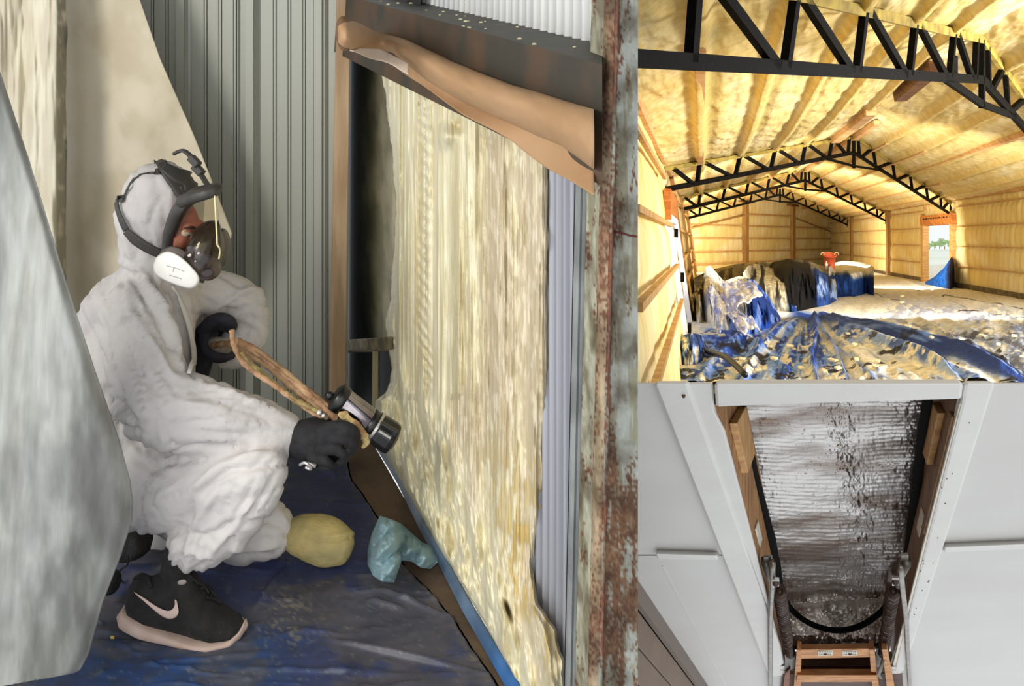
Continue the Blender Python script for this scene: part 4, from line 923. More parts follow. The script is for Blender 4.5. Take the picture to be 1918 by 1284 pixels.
# blue rail along the foot of the foam
def ra(U, V):
    py = 826+(1330-826)*V; xc = pline([(702, 826), (724, 860), (752, 905), (800, 1000), (830, 1052), (880, 1146), (965, 1290), (990, 1330)], py); w_ = 6+9*V
    px = xc+(U-.62)*2*w_; q = FL(px, py); q[..., 2] = .004+.022*np.sin(np.clip(U, 0, 1)*np.pi)**.6; return q
def rac(U, V, p): return mixc(mixc(np.array((176, 190, 206))/255, np.array((104, 128, 156))/255, sstep(.15, .5, V)), np.array((60, 112, 176))/255, sstep(.62, .95, V))
o = grid(9, 120, ra, 'floor_strip', M('strip_plastic', attr=True, rough=.4, col2=(210, 210, 210), vs=10), None, cfn=rac, loc=FLv(830, 1052)); tag(o, 'long blue plastic-covered strip along the foot of sprayed foam', 'strip'); o['kind'] = 'thing'
# crumpled cloth
ragm = M('teal_cloth', (142, 172, 180), .8, 0, (120, 150, 160), 8, .2, 120)
def rg(U, V):
    px = 689+(820-689)*U
    top = np.interp(px, [689, 697, 712, 730, 750, 772, 790, 806, 820], [1030, 1000, 966, 972, 980, 1000, 1016, 1022, 1026]); bot = np.interp(px, [689, 700, 716, 738, 746, 752, 770, 790, 806, 820], [1056, 1078, 1088, 1090, 1066, 1048, 1050, 1062, 1064, 1052])
    py = top+(bot-top)*V; Yf = F*ZC/(bot-CY); cr = np.abs(((px+.8*py)/42+.5*fbm(px/50, py/50, 0, 2, 9)) % 1-.5)*2; cr2 = np.abs(fbm(px/11+5, py/15, 0, 2, 14)-.5)*2
    Y = Yf+(1-V)*.05-.09*np.sin(V*np.pi*.8)*np.minimum(1, np.minimum(U, 1-U)*5)*(.5+.7*cr)+.026*cr2-.01
    Z = ZC-(py-CY)*Y/F; return np.stack([(px-CX)*Y/F, Y, np.maximum(Z, .004)], -1)
o = grid(80, 60, rg, 'crumpled_cloth', ragm, None, thick=.003, loc=FLv(745, 1085)); tag(o, 'crumpled pale teal cloth lying on the floor beside the blue strip', 'cloth'); o['kind'] = 'thing'
# hanging protective sheets
shm = M('white_sheet', attr=True, rough=.75, col2=(214, 214, 210), vs=26, bump=.06, bs=40, st=(1.6, 1, .25), detail=8, vc=(.35, .65))
shm2 = M('cream_sheet', attr=True, rough=.8, col2=(236, 232, 222), vs=3, bump=.12, bs=30, detail=6, vc=(.3, .7))
re1 = [(-60, 100), (0, 136), (55, 300), (128, 540), (180, 700), (222, 820), (244, 900), (249, 940), (247, 975), (226, 1040), (192, 1128), (166, 1224), (156, 1248), (136, 1258), (100, 1262), (0, 1284)]
def s1(U, V):
    py = 95+(1300-95)*V; xb = pline([(-20, 95), (0, 136), (55, 300), (128, 540), (180, 700), (222, 820), (244, 900), (249, 940), (247, 975), (226, 1040), (192, 1128), (166, 1224), (150, 1254), (100, 1300)], py); px = -160+(xb+160)*U
    yb_ = np.interp(px, [-160, 0, 138, 260], [1300, 1284, 1259, 1200]); py = np.minimum(py, yb_+ (py-yb_)*.02*(py > yb_))
    Y = 1.80+.10*(px+100)/350+.030*np.sin(px/60+py/300)+.018*(fbm(px/110, py/240, 0, 3, 6)-.5)*2+.005*(fbm(px/26, py/60, 0, 3, 7)-.5)+.02*np.exp(-((U-1)/.04)**2)
    return np.stack([(px-CX)*Y/F, Y, ZC-(py-CY)*Y/F], -1)
def s1c(U, V, p):
    px = pxof(p); py = CY+(ZC-p[..., 2])*F/p[..., 1]; n = fbm(px/60, py/110, 0, 4, 3); n2 = fbm(px/5+py/16, py/34, 0, 3, 5)
    c = mixc(np.array((166, 168, 166))/255, np.array((142, 143, 142))/255, sstep(.35, .65, n)*sstep(600, 800, py)); return c  # greyer lower down: the look of translucency put into the colour
o = grid(110, 260, s1, 'hanging_sheet', shm, None, cfn=s1c, thick=.002, loc=P(60, 1280, 1.85)); tag(o, 'nearest grey-white fibrous sheet hanging at the far left in front of worker', 'sheet'); o['kind'] = 'thing'
def s2(U, V):
    py = -60+(960+60)*V; xb = pline([(238, -60), (262, 0), (300, 110), (362, 250), (410, 370), (436, 440), (430, 452), (404, 470), (370, 560), (300, 960)], py); px = 116+(xb-116)*U
    Y = 2.74+.02*np.sin(px/70+.4)+.025*(fbm(px/90, py/200, 0, 3, 16)-.5)*2-.05*np.exp(-((px-150)/20)**2)*.3+.03*np.exp(-U/.04)
    return np.stack([(px-CX)*Y/F, Y, ZC-(py-CY)*Y/F], -1)
def s2c(U, V, p):
    px = pxof(p); py = CY+(ZC-p[..., 2])*F/p[..., 1]; n = fbm(px/50, py/60, 0, 4, 3)
    return mixc(np.array((212, 204, 186))/255, np.array((200, 190, 170))/255, sstep(.4, .65, n))
o = grid(90, 120, s2, 'hanging_sheet', shm2, None, cfn=s2c, thick=.002, loc=P(250, 900, 2.74)); tag(o, 'beige sheet with slanting right edge hanging behind the worker', 'sheet'); o['kind'] = 'thing'
def s3(U, V):
    py = -60+(960+60)*V; px = -120+(124+120)*U+6*(fbm(py/60, 2, 0, 2, 3)-.5)*(U > .95)
    Y = 2.58+.05*np.sin(px/26+.8*np.sin(py/160))*(.4+.6*sstep(-60, 500, py))*.6+.03*(fbm(px/16, py/160, 0, 3, 26)-.5)*2+.10*sstep(104, 124, px)
    return np.stack([(px-CX)*Y/F, Y, ZC-(py-CY)*Y/F], -1)
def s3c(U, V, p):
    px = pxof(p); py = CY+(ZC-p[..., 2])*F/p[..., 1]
    c = mixc(np.array((222, 218, 202))/255, np.array((206, 200, 184))/255, sstep(.4, .6, fbm(px/18, py/90, 0, 3, 8))); return mixc(c, np.array((136, 134, 122))/255, .75*sstep(100, 110, px)*sstep(.2, .5, fbm(px/8, py/14, 0, 3, 18)))  # dark band at the right edge: shade of the vertical fold painted in
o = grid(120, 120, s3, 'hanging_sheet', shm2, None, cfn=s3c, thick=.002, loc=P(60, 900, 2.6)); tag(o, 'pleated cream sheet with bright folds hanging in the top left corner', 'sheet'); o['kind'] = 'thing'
MB().poly([FLv(212, 1192, .013), FLv(216, 1192, .013), FLv(217, 1195, .013), FLv(211, 1195, .013)], (0, 0, .006))
fk = MB().hexa([FLv(207, 1196, .018), FLv(214, 1196, .018), FLv(214, 1190, .018), FLv(207, 1190, .018)]+[FLv(207, 1196, .026), FLv(214, 1196, .026), FLv(214, 1190, .026), FLv(207, 1190, .026)]).build('foam_crumb', M('yellow_foam_bit', (206, 186, 96), .9), None, loc=FLv(210, 1196)); tag(fk, 'tiny yellow foam crumb on the navy tarp below the sneaker heel', 'crumb'); fk['kind'] = 'thing'
# ================================================================== THE WORKER
def bone(secs, ry=1.0, n=18, k=5, cap=True):
    """secs: (px, py, Y, r_px) -> elliptical tapered tube, round ends"""
    sp = spline([Vector((s[0], s[1], s[2])) for s in secs], k)
    rr_ = [np.interp(i/k, range(len(secs)), [s[3] for s in secs]) for i in range(len(sp))]
    pts = [P(q.x, q.y, q.z) for q in sp]; rs = [r*q.z/F for r, q in zip(rr_, sp)]
    def endcap(p, q, r, rev):
        d = (p-q).normalized(); out = []
        for a in (.45, .8): out.append((p+d*r*math.sin(a*math.pi/2)*.75, r*math.cos(a*math.pi/2)))
        return out
    if cap:
        e0 = endcap(pts[0], pts[1], rs[0], 0); e1 = endcap(pts[-1], pts[-2], rs[-1], 0)
        pts = [x[0] for x in e0[::-1]]+pts+[x[0] for x in e1]; rs = [x[1] for x in e0[::-1]]+rs+[x[1] for x in e1]
    return pts, rs, ry, n
def fuse(bones, vox, name, smooth=6, sub=None):
    b = MB()
    for pts, rs, ry, n in bones: b.tube(pts, rs, n, flat=(Vector((0, 1, 0)), ry))
    return fuse_mb(b, vox, name, smooth)
def fuse_mb(b, vox, name, smooth=6):
    me = b.mesh('tmp'); o = bpy.data.objects.new('tmp', me); COL.objects.link(o)
    m = o.modifiers.new('r', 'REMESH'); m.mode = 'VOXEL'; m.voxel_size = vox; m.use_smooth_shade = True
    m = o.modifiers.new('s', 'SMOOTH'); m.factor = .6; m.iterations = smooth
    dg = bpy.context.evaluated_depsgraph_get(); r = bpy.data.meshes.new_from_object(o.evaluated_get(dg)); r.name = name
    bpy.data.objects.remove(o); bpy.data.meshes.remove(me); return r
def co_of(me):
    a = np.zeros(len(me.vertices)*3, np.float32); me.vertices.foreach_get('co', a); return a.reshape(-1, 3).astype(float)
def no_of(me):
    a = np.zeros(len(me.vertices)*3, np.float32); me.vertices.foreach_get('normal', a); return a.reshape(-1, 3).astype(float)
def setco(me, c): me.vertices.foreach_set('co', c.astype(np.float32).reshape(-1)); me.update()
class Surf:
    def __init__(s, *mes):
        v = []; f = []
        for me in mes:
            n = len(v); v += [x.co.copy() for x in me.vertices]; f += [[n+i for i in p.vertices] for p in me.polygons]
        s.t = BVHTree.FromPolygons(v, f)
    def hit(s, px, py, off=0., dflt=2.2):
        o = Vector((0, 0, ZC)); d = (P(px, py, 1.)-o).normalized(); h = s.t.ray_cast(o, d)
        if h[0] is None:
            q = s.t.find_nearest(P(px, py, dflt)); h = q
        return h[0]+h[1].normalized()*off if off and h[1].dot(d) < 0 else h[0]-d*abs(off)
def strip(surf, pts, name, mat, par, off=.003, th=.003, k=5, n=4, clampY=None):
    """band of pts (px, py, half width px) laid on a surface"""
    sp = spline([Vector(p) for p in pts], k); rows = []
    for i, q in enumerate(sp):
        t = sp[min(i+1, len(sp)-1)]-sp[max(i-1, 0)]; nx, ny = -t.y, t.x; L = math.hypot(nx, ny) or 1
        rows.append([surf.hit(q.x+nx/L*q.z*(2*j/n-1), q.y+ny/L*q.z*(2*j/n-1), off) for j in range(n+1)])
    b = MB(); b.v = [tuple(p) for r in rows for p in r]; m = n+1
    b.f = [(i*m+j, i*m+j+1, (i+1)*m+j+1, (i+1)*m+j) for i in range(len(rows)-1) for j in range(n)]
    o = b.build(name, mat, par, True); md = o.modifiers.new('t', 'SOLIDIFY'); md.thickness = th; md.offset = 0; return o
per = thing('person', P(330, 1180, 2.2), 'crouching person in white hooded coverall and full-face respirator, spraying foam', 'person')
suit = M('coverall_fabric', (200, 196, 194), .7, 0, (184, 180, 180), 6, .10, 55, detail=6, vc=(.35, .65))
B = []
B.append(bone([(300, 470, 2.30, 70), (292, 530, 2.30, 74), (282, 575, 2.31, 92), (262, 650, 2.33, 104), (258, 740, 2.33, 102), (262, 830, 2.32, 98), (262, 900, 2.30, 92)], 1.15))
B.append(bone([(225, 560, 2.28, 55), (185, 640, 2.32, 60), (190, 760, 2.34, 70), (215, 860, 2.34, 75)], 1.1))
B.append(bone([(296, 352, 2.28, 66), (298, 385, 2.28, 82), (300, 420, 2.28, 78), (292, 470, 2.28, 68)], .95))                # hood
B.append(bone([(250, 575, 2.19, 68), (262, 650, 2.15, 68), (282, 720, 2.11, 74), (300, 762, 2.09, 78)], .85))             # near upper arm
B.append(bone([(296, 762, 2.09, 76), (350, 773, 2.09, 73), (420, 785, 2.10, 66), (480, 800, 2.12, 54), (520, 812, 2.13, 44), (540, 818, 2.14, 40)], .8))
B.append(bone([(360, 545, 2.40, 42), (410, 548, 2.44, 42), (452, 572, 2.46, 44), (466, 600, 2.46, 40), (452, 645, 2.44, 42), (420, 662, 2.42, 32)], .9))   # far arm
B.append(bone([(262, 905, 2.24, 84), (330, 902, 2.16, 84), (410, 890, 2.11, 72), (470, 878, 2.08, 58), (500, 872, 2.08, 48)], .95))         # near thigh
B.append(bone([(500, 876, 2.08, 46), (470, 920, 2.08, 58), (428, 962, 2.09, 66), (386, 996, 2.10, 62), (358, 1018, 2.11, 54)], .85))       # near shin
B.append(bone([(330, 960, 2.38, 52), (400, 965, 2.36, 50), (470, 975, 2.34, 52), (512, 990, 2.33, 46)], .9))                               # far thigh
B.append(bone([(512, 1004, 2.335, 40), (460, 1016, 2.35, 40), (400, 1014, 2.40, 40), (330, 1010, 2.42, 38), (285, 1012, 2.42, 34)], .9))   # far shin
body = fuse(B, .0075, 'coverall', 7)
c = co_of(body); nrm = no_of(body)
px = CX+c[:, 0]/c[:, 1]*F; py = CY+(ZC-c[:, 2])/c[:, 1]*F
w_ = .010*(fbm(c[:, 0]*9+3, c[:, 1]*9, c[:, 2]*7, 3, 5)-.5)
rg_ = np.abs(fbm(c[:, 0]*13+c[:, 2]*9, c[:, 1]*12, c[:, 2]*13-c[:, 0]*5, 3, 15)-.5)*2; 
LIMB = [((250, 520), (262, 900), 90), ((262, 600), (300, 762), 80), ((300, 765), (545, 815), 60), ((262, 900), (500, 878), 80), ((500, 880), (352, 1040), 70), ((380, 545), (470, 600), 60), ((300, 300), (296, 470), 80), ((420, 970), (520, 1000), 50)]
best = np.full(len(px), 1e9); ua = np.zeros(len(px)); va = np.zeros(len(px)); li = np.zeros(len(px))
for k_, ((ax, ay), (bx_, by_), r_) in enumerate(LIMB):
    L_ = math.hypot(bx_-ax, by_-ay); tx, ty = (bx_-ax)/L_, (by_-ay)/L_; al = (px-ax)*tx+(py-ay)*ty; ac = -(px-ax)*ty+(py-ay)*tx
    dd = np.hypot(ac, np.maximum(0, np.maximum(-al, al-L_)))/r_; m_ = dd < best; best = np.where(m_, dd, best); ua = np.where(m_, al, ua); va = np.where(m_, ac, va); li = np.where(m_, k_, li)
# long soft folds that run slantwise along each limb
fo_ = np.abs(fbm(ua/85+va/60+li*7.3, va/24+ua/160, li, 2, 51)-.5)*2; w_ = w_-.007*np.exp(-(fo_/.11)**2)
fo_ = np.abs(fbm(ua/50-va/40+li*3.1, va/15-ua/90, li, 2, 57)-.5)*2; w_ = w_-.002*np.exp(-(fo_/.12)**2)
front = nrm[:, 1] < .35
# creases: landmark polylines, height (+ ridge, - valley), half width px; lim keeps each on its limb by depth
CR = [([(225, 492), (262, 505), (300, 560), (330, 640), (345, 700)], .014, 6, 9), ([(200, 488), (250, 520), (285, 580), (318, 650)], -.012, 6, 9), ([(245, 500), (300, 545), (335, 610), (352, 690)], -.010, 5, 9),
 ([(232, 540), (242, 580), (290, 650), (318, 700), (345, 712)], .014, 6, 9), ([(215, 610), (235, 590), (262, 590)], .010, 5, 9), ([(225, 640), (262, 700), (300, 742)], -.009, 8, 9),
 ([(352, 708), (420, 728), (500, 760), (545, 786)], .010, 5, 9), ([(300, 800), (400, 812), (545, 812)], -.007, 6, 9), ([(380, 780), (460, 792), (545, 800)], .006, 5, 9), ([(320, 835), (440, 838), (540, 832)], -.009, 6, 9),
 ([(430, 760), (545, 796)], -.006, 4, 9), ([(420, 800), (545, 826)], .006, 4, 9), ([(330, 750), (400, 760)], .008, 7, 9),
 ([(352, 925), (400, 880), (470, 850), (530, 845)], .012, 7, 9), ([(360, 930), (352, 985), (310, 1000)], -.012, 6, 9), ([(370, 930), (430, 880), (520, 870)], -.008, 6, 9), ([(520, 880), (470, 960), (400, 1000), (350, 1010)], -.010, 6, 9),
 ([(500, 905), (440, 985), (390, 1040)], .010, 6, 9), ([(410, 900), (380, 960), (340, 1010)], .009, 7, 9), ([(300, 1005), (350, 1000), (400, 1016)], -.010, 5, 9), ([(320, 1030), (370, 1038), (400, 1045)], .009, 5, 9),
 ([(240, 850), (330, 905)], -.007, 8, 9), ([(250, 980), (300, 930), (350, 890)], .007, 8, 9), ([(235, 930), (280, 880), (330, 860)], -.007, 7, 9), ([(190, 740), (230, 765), (262, 800)], -.012, 6, 9), ([(195, 780), (230, 805), (270, 812)], -.012, 6, 9), ([(200, 760), (235, 785)], .012, 6, 9),
 ([(300, 480), (270, 470), (240, 450)], -.010, 5, 9), ([(225, 430), (240, 470), (262, 500)], .010, 6, 9), ([(270, 385), (280, 430), (300, 460)], .008, 6, 9), ([(300, 370), (280, 410), (275, 450)], -.007, 5, 9), ([(300, 330), (320, 360), (318, 400)], .006, 5, 9),
 ([(380, 600), (430, 560), (470, 540)], .010, 5, 9), ([(375, 620), (430, 585), (480, 570)], -.010, 5, 9), ([(440, 545), (490, 545)], .014, 6, 9), ([(440, 600), (480, 620), (490, 650)], -.008, 6, 9), ([(365, 545), (375, 600), (372, 660)], -.010, 7, 9),
 ([(440, 985), (500, 975), (540, 990)], -.008, 6, 9), ([(430, 1030), (490, 1024), (535, 1018)], .010, 5, 9), ([(440, 1040), (510, 1038)], -.008, 5, 9), ([(520, 950), (545, 1000), (520, 1040)], .008, 5, 9)]
for pts, h, wd, _ in CR:
    d, t, sd = seg_d(px, py, pts); w_ = w_+np.where(front, 1.1*h*np.exp(-(d/wd)**2)*np.sin(np.clip(t*.92+.04, 0, 1)*np.pi)**.6, 0)
# cuffs gather into the glove, trouser hem gathers on the sock
gather = sstep(470, 545, px)*(py > 760)*(py < 862)*(px < 560)*(c[:, 1] < 2.3); w_ = w_*(1-.7*gather)
hem = np.exp(-((np.hypot(px-354, py-1034))/40)**2); w_ = w_+hem*.006*np.sin(px/4.2)
setco(body, c+nrm*w_[:, None])
cov = link('coverall', body, suit, per, True)
S = Surf(fuse(B, .012, 't', 5))  # smooth copy used only to lay seams and straps
body_surf = Surf(body) if False else S
# zip placket and seams
seamm = M('coverall_seam', (206, 204, 202), .8)
strip(S, [(318, 535, 3), (345, 600, 4), (356, 660, 4), (352, 705, 4)], 'zip_placket', seamm, cov, .010, .003)
# socks, shoes
blackf = M('black_knit', (20, 19, 21), .9, 0, (32, 30, 32), 60, .3, 120); blks = M('black_mesh_fabric', (19, 18, 18), .9, 0, (30, 28, 28), 40, .25, 160)
near = thing('x', (0, 0, 0), None, None); bpy.data.objects.remove(near)
sb_, srs, _, _ = bone([(340, 1030, 2.115, 30), (330, 1070, 2.112, 29), (326, 1100, 2.112, 32), (330, 1125, 2.112, 34)], .9)
MB().tube(sb_, srs, 18, flat=(Vector((0, 1, 0)), .9)).build('sock', blackf, per, True)
def shoe_mesh(top, bot, x0, x1, Yc, hw, nx=70, nr=20, flare=1.0, p=2.6):
    """loft across the shoe length: side outlines in landmarks, superellipse sections"""
    b = MB(); xs = [x0+(x1-x0)*(.5-.5*math.cos(math.pi*i/(nx-1))) for i in range(nx)]
    for i, x in enumerate(xs):
        yt, yb = np.interp(x, *zip(*top)), np.interp(x, *zip(*bot)); t = (x-x0)/(x1-x0)
        wdt = hw*(np.interp(t, [0, .05, .2, .45, .75, .92, 1], [.15, .6, .82, .86, 1.08, .8, .12])); zc, zr = (yt+yb)/2, max(.3, (yb-yt)/2)
        for j in range(nr):
            a = 2*math.pi*j/nr; ca, sa = math.cos(a), math.sin(a)
            dy = np.sign(ca)*abs(ca)**(2/p)*wdt*(1-.30*max(0, sa)*flare); dz = np.sign(sa)*abs(sa)**(2/p)*zr
            b.v.append(tuple(P(x, zc-dz, Yc)+Vector((0, dy, 0))))
    for i in range(nx-1):
        for j in range(nr): b.f.append((i*nr+j, i*nr+(j+1) % nr, (i+1)*nr+(j+1) % nr, (i+1)*nr+j))
    b.f += [tuple(range(nr)), tuple(range((nx-1)*nr, nx*nr))]; return b
YS = 2.10
sh_top = [(236, 1118), (243, 1095), (252, 1082), (262, 1078), (282, 1082), (296, 1076), (330, 1066), (362, 1072), (374, 1098), (390, 1122), (408, 1141), (430, 1153), (446, 1161), (458, 1170)]
sh_bot = [(236, 1150), (260, 1160), (315, 1174), (374, 1186), (430, 1187), (458, 1182)]
sole_top = [(222, 1150), (228, 1140), (236, 1130), (260, 1142), (300, 1158), (340, 1171), (380, 1179), (430, 1178), (452, 1172), (458, 1162), (462, 1168)]
sole_bot = [(222, 1154), (240, 1168), (280, 1179), (330, 1187), (389, 1193), (440, 1191), (455, 1186), (462, 1176)]
up = shoe_mesh(sh_top, sh_bot, 236, 459, YS, .043)
shoe = up.build('sneaker', blks, per, True)
solem = M('pink_grey_midsole', (186, 168, 158), .7, 0, (164, 138, 126), 12, .1, 40, vc=(.35, .65))
sole = shoe_mesh(sole_top, sole_bot, 221, 463, YS, .050, flare=.0, p=3.5).build('sole', solem, shoe, True)
SH = Surf(shoe.data)
# (shoe.data was moved to the person's frame: undo for ray casting)
pv = per.location
class Surf2(Surf):
    def __init__(s, me, shift):
        s.t = BVHTree.FromPolygons([v.co+shift for v in me.vertices], [list(p.vertices) for p in me.polygons])
SH = Surf2(shoe.data, pv)
up_ = [(253, 1107), (262, 1113), (275, 1121), (290, 1131), (303, 1138), (316, 1142), (325, 1138), (329, 1130), (329, 1121)]
lo_ = [(253, 1108), (262, 1117), (276, 1128), (290, 1140), (304, 1150), (318, 1156), (330, 1153), (336, 1144), (332, 1122)]
b = MB(); m = 5
for (ax, ay), (bx_, by_) in zip(spline([Vector((x, y, 0)) for x, y in up_], 3) and [(q.x, q.y) for q in spline([Vector((x, y, 0)) for x, y in up_], 3)], [(q.x, q.y) for q in spline([Vector((x, y, 0)) for x, y in lo_], 3)]):
    for j in range(m): t = j/(m-1); b.v.append(tuple(SH.hit(ax+(bx_-ax)*t, ay+(by_-ay)*t, .0022)))
for i in range(len(b.v)//m-1):
    for j in range(m-1): b.f.append((i*m+j, i*m+j+1, (i+1)*m+j+1, (i+1)*m+j))
o = b.build('side_logo', M('logo_pink_grey', (192, 170, 162), .6), shoe, True); md = o.modifiers.new('t', 'SOLIDIFY'); md.thickness = .002
strip(SH, [(250, 1083, 3), (262, 1079, 4), (276, 1084, 4), (284, 1100, 3)], 'collar', blackf, shoe, .002, .004)
for pts in ([(352, 1078), (366, 1090), (380, 1100), (388, 1112)], [(366, 1092), (384, 1098), (396, 1110), (392, 1118)], [(374, 1102), (388, 1104), (402, 1122)], [(384, 1120), (400, 1124), (414, 1132)]):
    MB().tube(spline([SH.hit(x, y, .004) for x, y in pts], 4), .0026, 6).build('lace', blackf, shoe, True)
MB().ell(SH.hit(341, 1090, .001), (Vector((.010, 0, .003)), Vector((0, .002, 0)), Vector((-.002, 0, .006))), 12, 6).build('tongue_tab', M('grey_tab', (150, 142, 138), .7), shoe, True)
# far foot: black shoe under the hips, and lace
fs = shoe_mesh([(226, 1010), (240, 998), (262, 995), (272, 1000), (280, 1012)], [(226, 1048), (250, 1044), (268, 1034), (280, 1030)], 226, 281, 2.30, .042, 30, 16); fsh = fs.build('sneaker', blackf, per, True)
MB().tube(spline([P(240, 1040, 2.25), P(238, 1058, 2.25), P(226, 1066, 2.25), P(224, 1080, 2.25), P(232, 1092, 2.25)], 5), .0022, 6).build('lace', blackf, fsh, True)
b = MB(); b.ell(P(208, 1090, 2.18), (Vector((.02, 0, -.006)), Vector((0, .03, 0)), Vector((.004, 0, .022))), 16, 10); b.build('toe_cap', blackf, fsh, True)
# yellow knee pad
kb = MB()
pts, rs, _, n_ = bone([(556, 1000, 2.335, 34), (585, 1006, 2.33, 41), (612, 1014, 2.325, 43), (636, 1022, 2.32, 36)], .9); kb.tube(pts, rs, 24, flat=(Vector((0, 1, 0)), .9))
km = fuse_mb(kb, .006, 'knee_pad', 4); c = co_of(km); nn_ = no_of(km); px = CX+c[:, 0]/c[:, 1]*F; py = CY+(ZC-c[:, 2])/c[:, 1]*F
d, t, sd = seg_d(px, py, [(572, 998), (600, 1012), (635, 1010), (656, 1004)]); c = c+nn_*(-.007*np.exp(-(d/3)**2)+.004*np.exp(-((sd-6)/5)**2)+.004*(fbm(c[:, 0]*60, c[:, 1]*60, c[:, 2]*60, 3, 4)-.5))[:, None]; c[:, 2] = np.maximum(c[:, 2], .006); setco(km, c)
link('knee_pad', km, M('yellow_foam_pad', (192, 172, 112), .85, 0, (150, 140, 98), 14, .2, 90, vc=(.3, .7)), per, True)
# head and face
skin = M('skin', (190, 122, 108), .55, 0, (172, 100, 90), 10, .05, 60)
Fd = Vector((.80, -.50, -.32)).normalized(); Ru = Vector((-.05, -.55, .83)); Ru = (Vector((.28, -.05, 1))-Fd*Vector((.28, -.05, 1)).dot(Fd)).normalized(); Rr = Fd.cross(Ru).normalized()
HC = P(338, 424, 2.195); HK = .84
def hp(r, u, f): return HC+(Rr*r+Ru*u+Fd*f)*HK
hb = MB(); hb.ell(hp(0, .005, -.012), (Rr*.036, Fd*.055, Ru*.052), 24, 16)
hb.ell(hp(0, -.055, .012), (Rr*.034, Fd*.050, Ru*.040), 18, 12)                    # jaw
hb.ell(hp(0, .028, .044), (Rr*.030, Fd*.016, Ru*.011), 16, 8)                       # brow
hb.tube([hp(0, .022, .068), hp(0, -.002, .082), hp(0, -.020, .094), hp(0, -.026, .078)], [.009, .010, .014, .008], 10)
for s_ in (-1, 1):
    hb.ell(hp(s_*.022, -.018, .040), (Rr*.018, Fd*.022, Ru*.020), 12, 8); hb.ell(hp(s_*.030, -.005, -.03), (Rr*.008, Fd*.018, Ru*.028), 10, 8)
hm_ = fuse_mb(hb, .004, 'head', 3); c = co_of(hm_); hx_ = CX+c[:, 0]/c[:, 1]*F; hy_ = CY+(ZC-c[:, 2])/c[:, 1]*F
rx_ = np.interp(hy_, [362, 376, 396, 425, 455, 478, 512], [362, 350, 336, 324, 318, 322, 362]); c[:, 1] += .05*sstep(3, -8, hx_-rx_)+.05*sstep(372, 362, hy_); setco(hm_, c)
head = link('head', hm_, skin, per, True)
lipm = M('lips', (164, 84, 80), .5)
MB().ell(hp(0, -.052, .068), (Rr*.022, Fd*.006, Ru*.006), 14, 8).build('mouth', lipm, head, True)
eyew = M('eye_white', (226, 220, 214), .2); iris = M('iris', (52, 40, 34), .2); browm = M('brow_hair', (70, 44, 36), .9)
for s_ in (-1, 1):
    e = MB().ell(hp(s_*.019, .012, .048), (Rr*.013, Fd*.010, Ru*.009), 14, 10).build('eye', eyew, head, True)
    MB().ell(hp(s_*.019, .010, .0570), (Rr*.005, Fd*.002, Ru*.005), 10, 6).build('iris', iris, e, True)
    MB().tube([hp(s_*.006, .028, .062), hp(s_*.018, .032, .060), hp(s_*.032, .027, .048)], [.003, .0042, .002], 8, flat=None).build('eyebrow', browm, head, True)
    MB().tube([hp(s_*.008, .018, .056), hp(s_*.019, .022, .058), hp(s_*.031, .017, .050)], [.002, .003, .002], 8).build('eyelid', skin, head, True)
# respirator
resp = MB(); rub = M('dark_rubber', (66, 64, 60), .5, 0, (52, 50, 46), 20, .1, 60); rubd = M('brown_mask_shell', (66, 54, 50), .22, 0, (44, 36, 34), 25, .1, 50, coat=.4)
ring = [(404, 352), (372, 362), (350, 376), (334, 396), (322, 425), (316, 455), (318, 478), (336, 498), (358, 512), (384, 520)]
YR = [2.17, 2.15, 2.14, 2.145, 2.155, 2.16, 2.16, 2.14, 2.12, 2.12]
rp = spline([P(x, y, Y) for (x, y), Y in zip(ring, YR)], 5)
rs_ = [np.interp(i/5, range(10), [10, 13, 14, 14, 13, 12, 12, 11, 10, 10])*2.15/F for i in range(len(rp))]
resp.tube(rp, rs_, 12, flat=(Vector((0, 1, 0)), 1.2)); rsp = resp.build('respirator', rub, per, True)
bb = MB()   # brow visor frame sweeping forward
bb.tube(spline([P(338, 378, 2.13), P(352, 372, 2.115), P(372, 366, 2.10), P(392, 360, 2.10), P(404, 354, 2.12), P(400, 350, 2.2)], 4), [.010]+[.014]*17+[.012, .011, .009], 12, flat=(Vector((0, 1, 0)), 1.1)); bb.build('brow_frame', rub, rsp, True)
# lens
lens = M('clear_lens', (232, 228, 214), .03, 0, trans=1.0, spec=.5); lens.node_tree.nodes['Principled BSDF'].inputs['IOR'].default_value = 1.05
def lf(U, V):
    yt = 366; py = 368+(512-368)*V
    xa = np.interp(py, [368, 400, 440, 480, 512], [346, 334, 324, 332, 362]); xb = np.interp(py, [368, 400, 440, 470, 512], [402, 409, 412, 414, 402]); px = xa+(xb-xa)*U
    Y = 2.15-.07*np.sin(U*np.pi*.75+.15)*(.8+.2*np.sin(V*np.pi))
    return np.stack([(px-CX)*Y/F, Y, ZC-(py-CY)*Y/F], -1)
grid(24, 24, lf, 'lens', lens, rsp, thick=.0015)
MB().tube(spline([P(402, 366, 2.092), P(404, 400, 2.085), P(406, 440, 2.085), P(407, 458, 2.09), P(410, 462, 2.09), P(412, 470, 2.1), P(410, 485, 2.1)], 4), .0019, 6).build('lens_edge', M('cream_tape', (226, 216, 170), .5), rsp, True)
nc = MB(); nc.ell(P(382, 474, 2.125), (Vector((.038, -.01, -.012)), Vector((.01, .045, 0)), Vector((.018, 0, .058))), 22, 14); nc.ell(P(384, 440, 2.14), (Vector((.034, 0, .006)), Vector((0, .03, 0)), Vector((.008, 0, .032))), 18, 12); nc.ell(P(392, 505, 2.12), (Vector((.026, 0, 0)), Vector((0, .03, 0)), Vector((0, 0, .022))), 18, 12)
link('nose_cup', fuse_mb(nc, .004, 'nose_cup', 3), rubd, rsp, True)
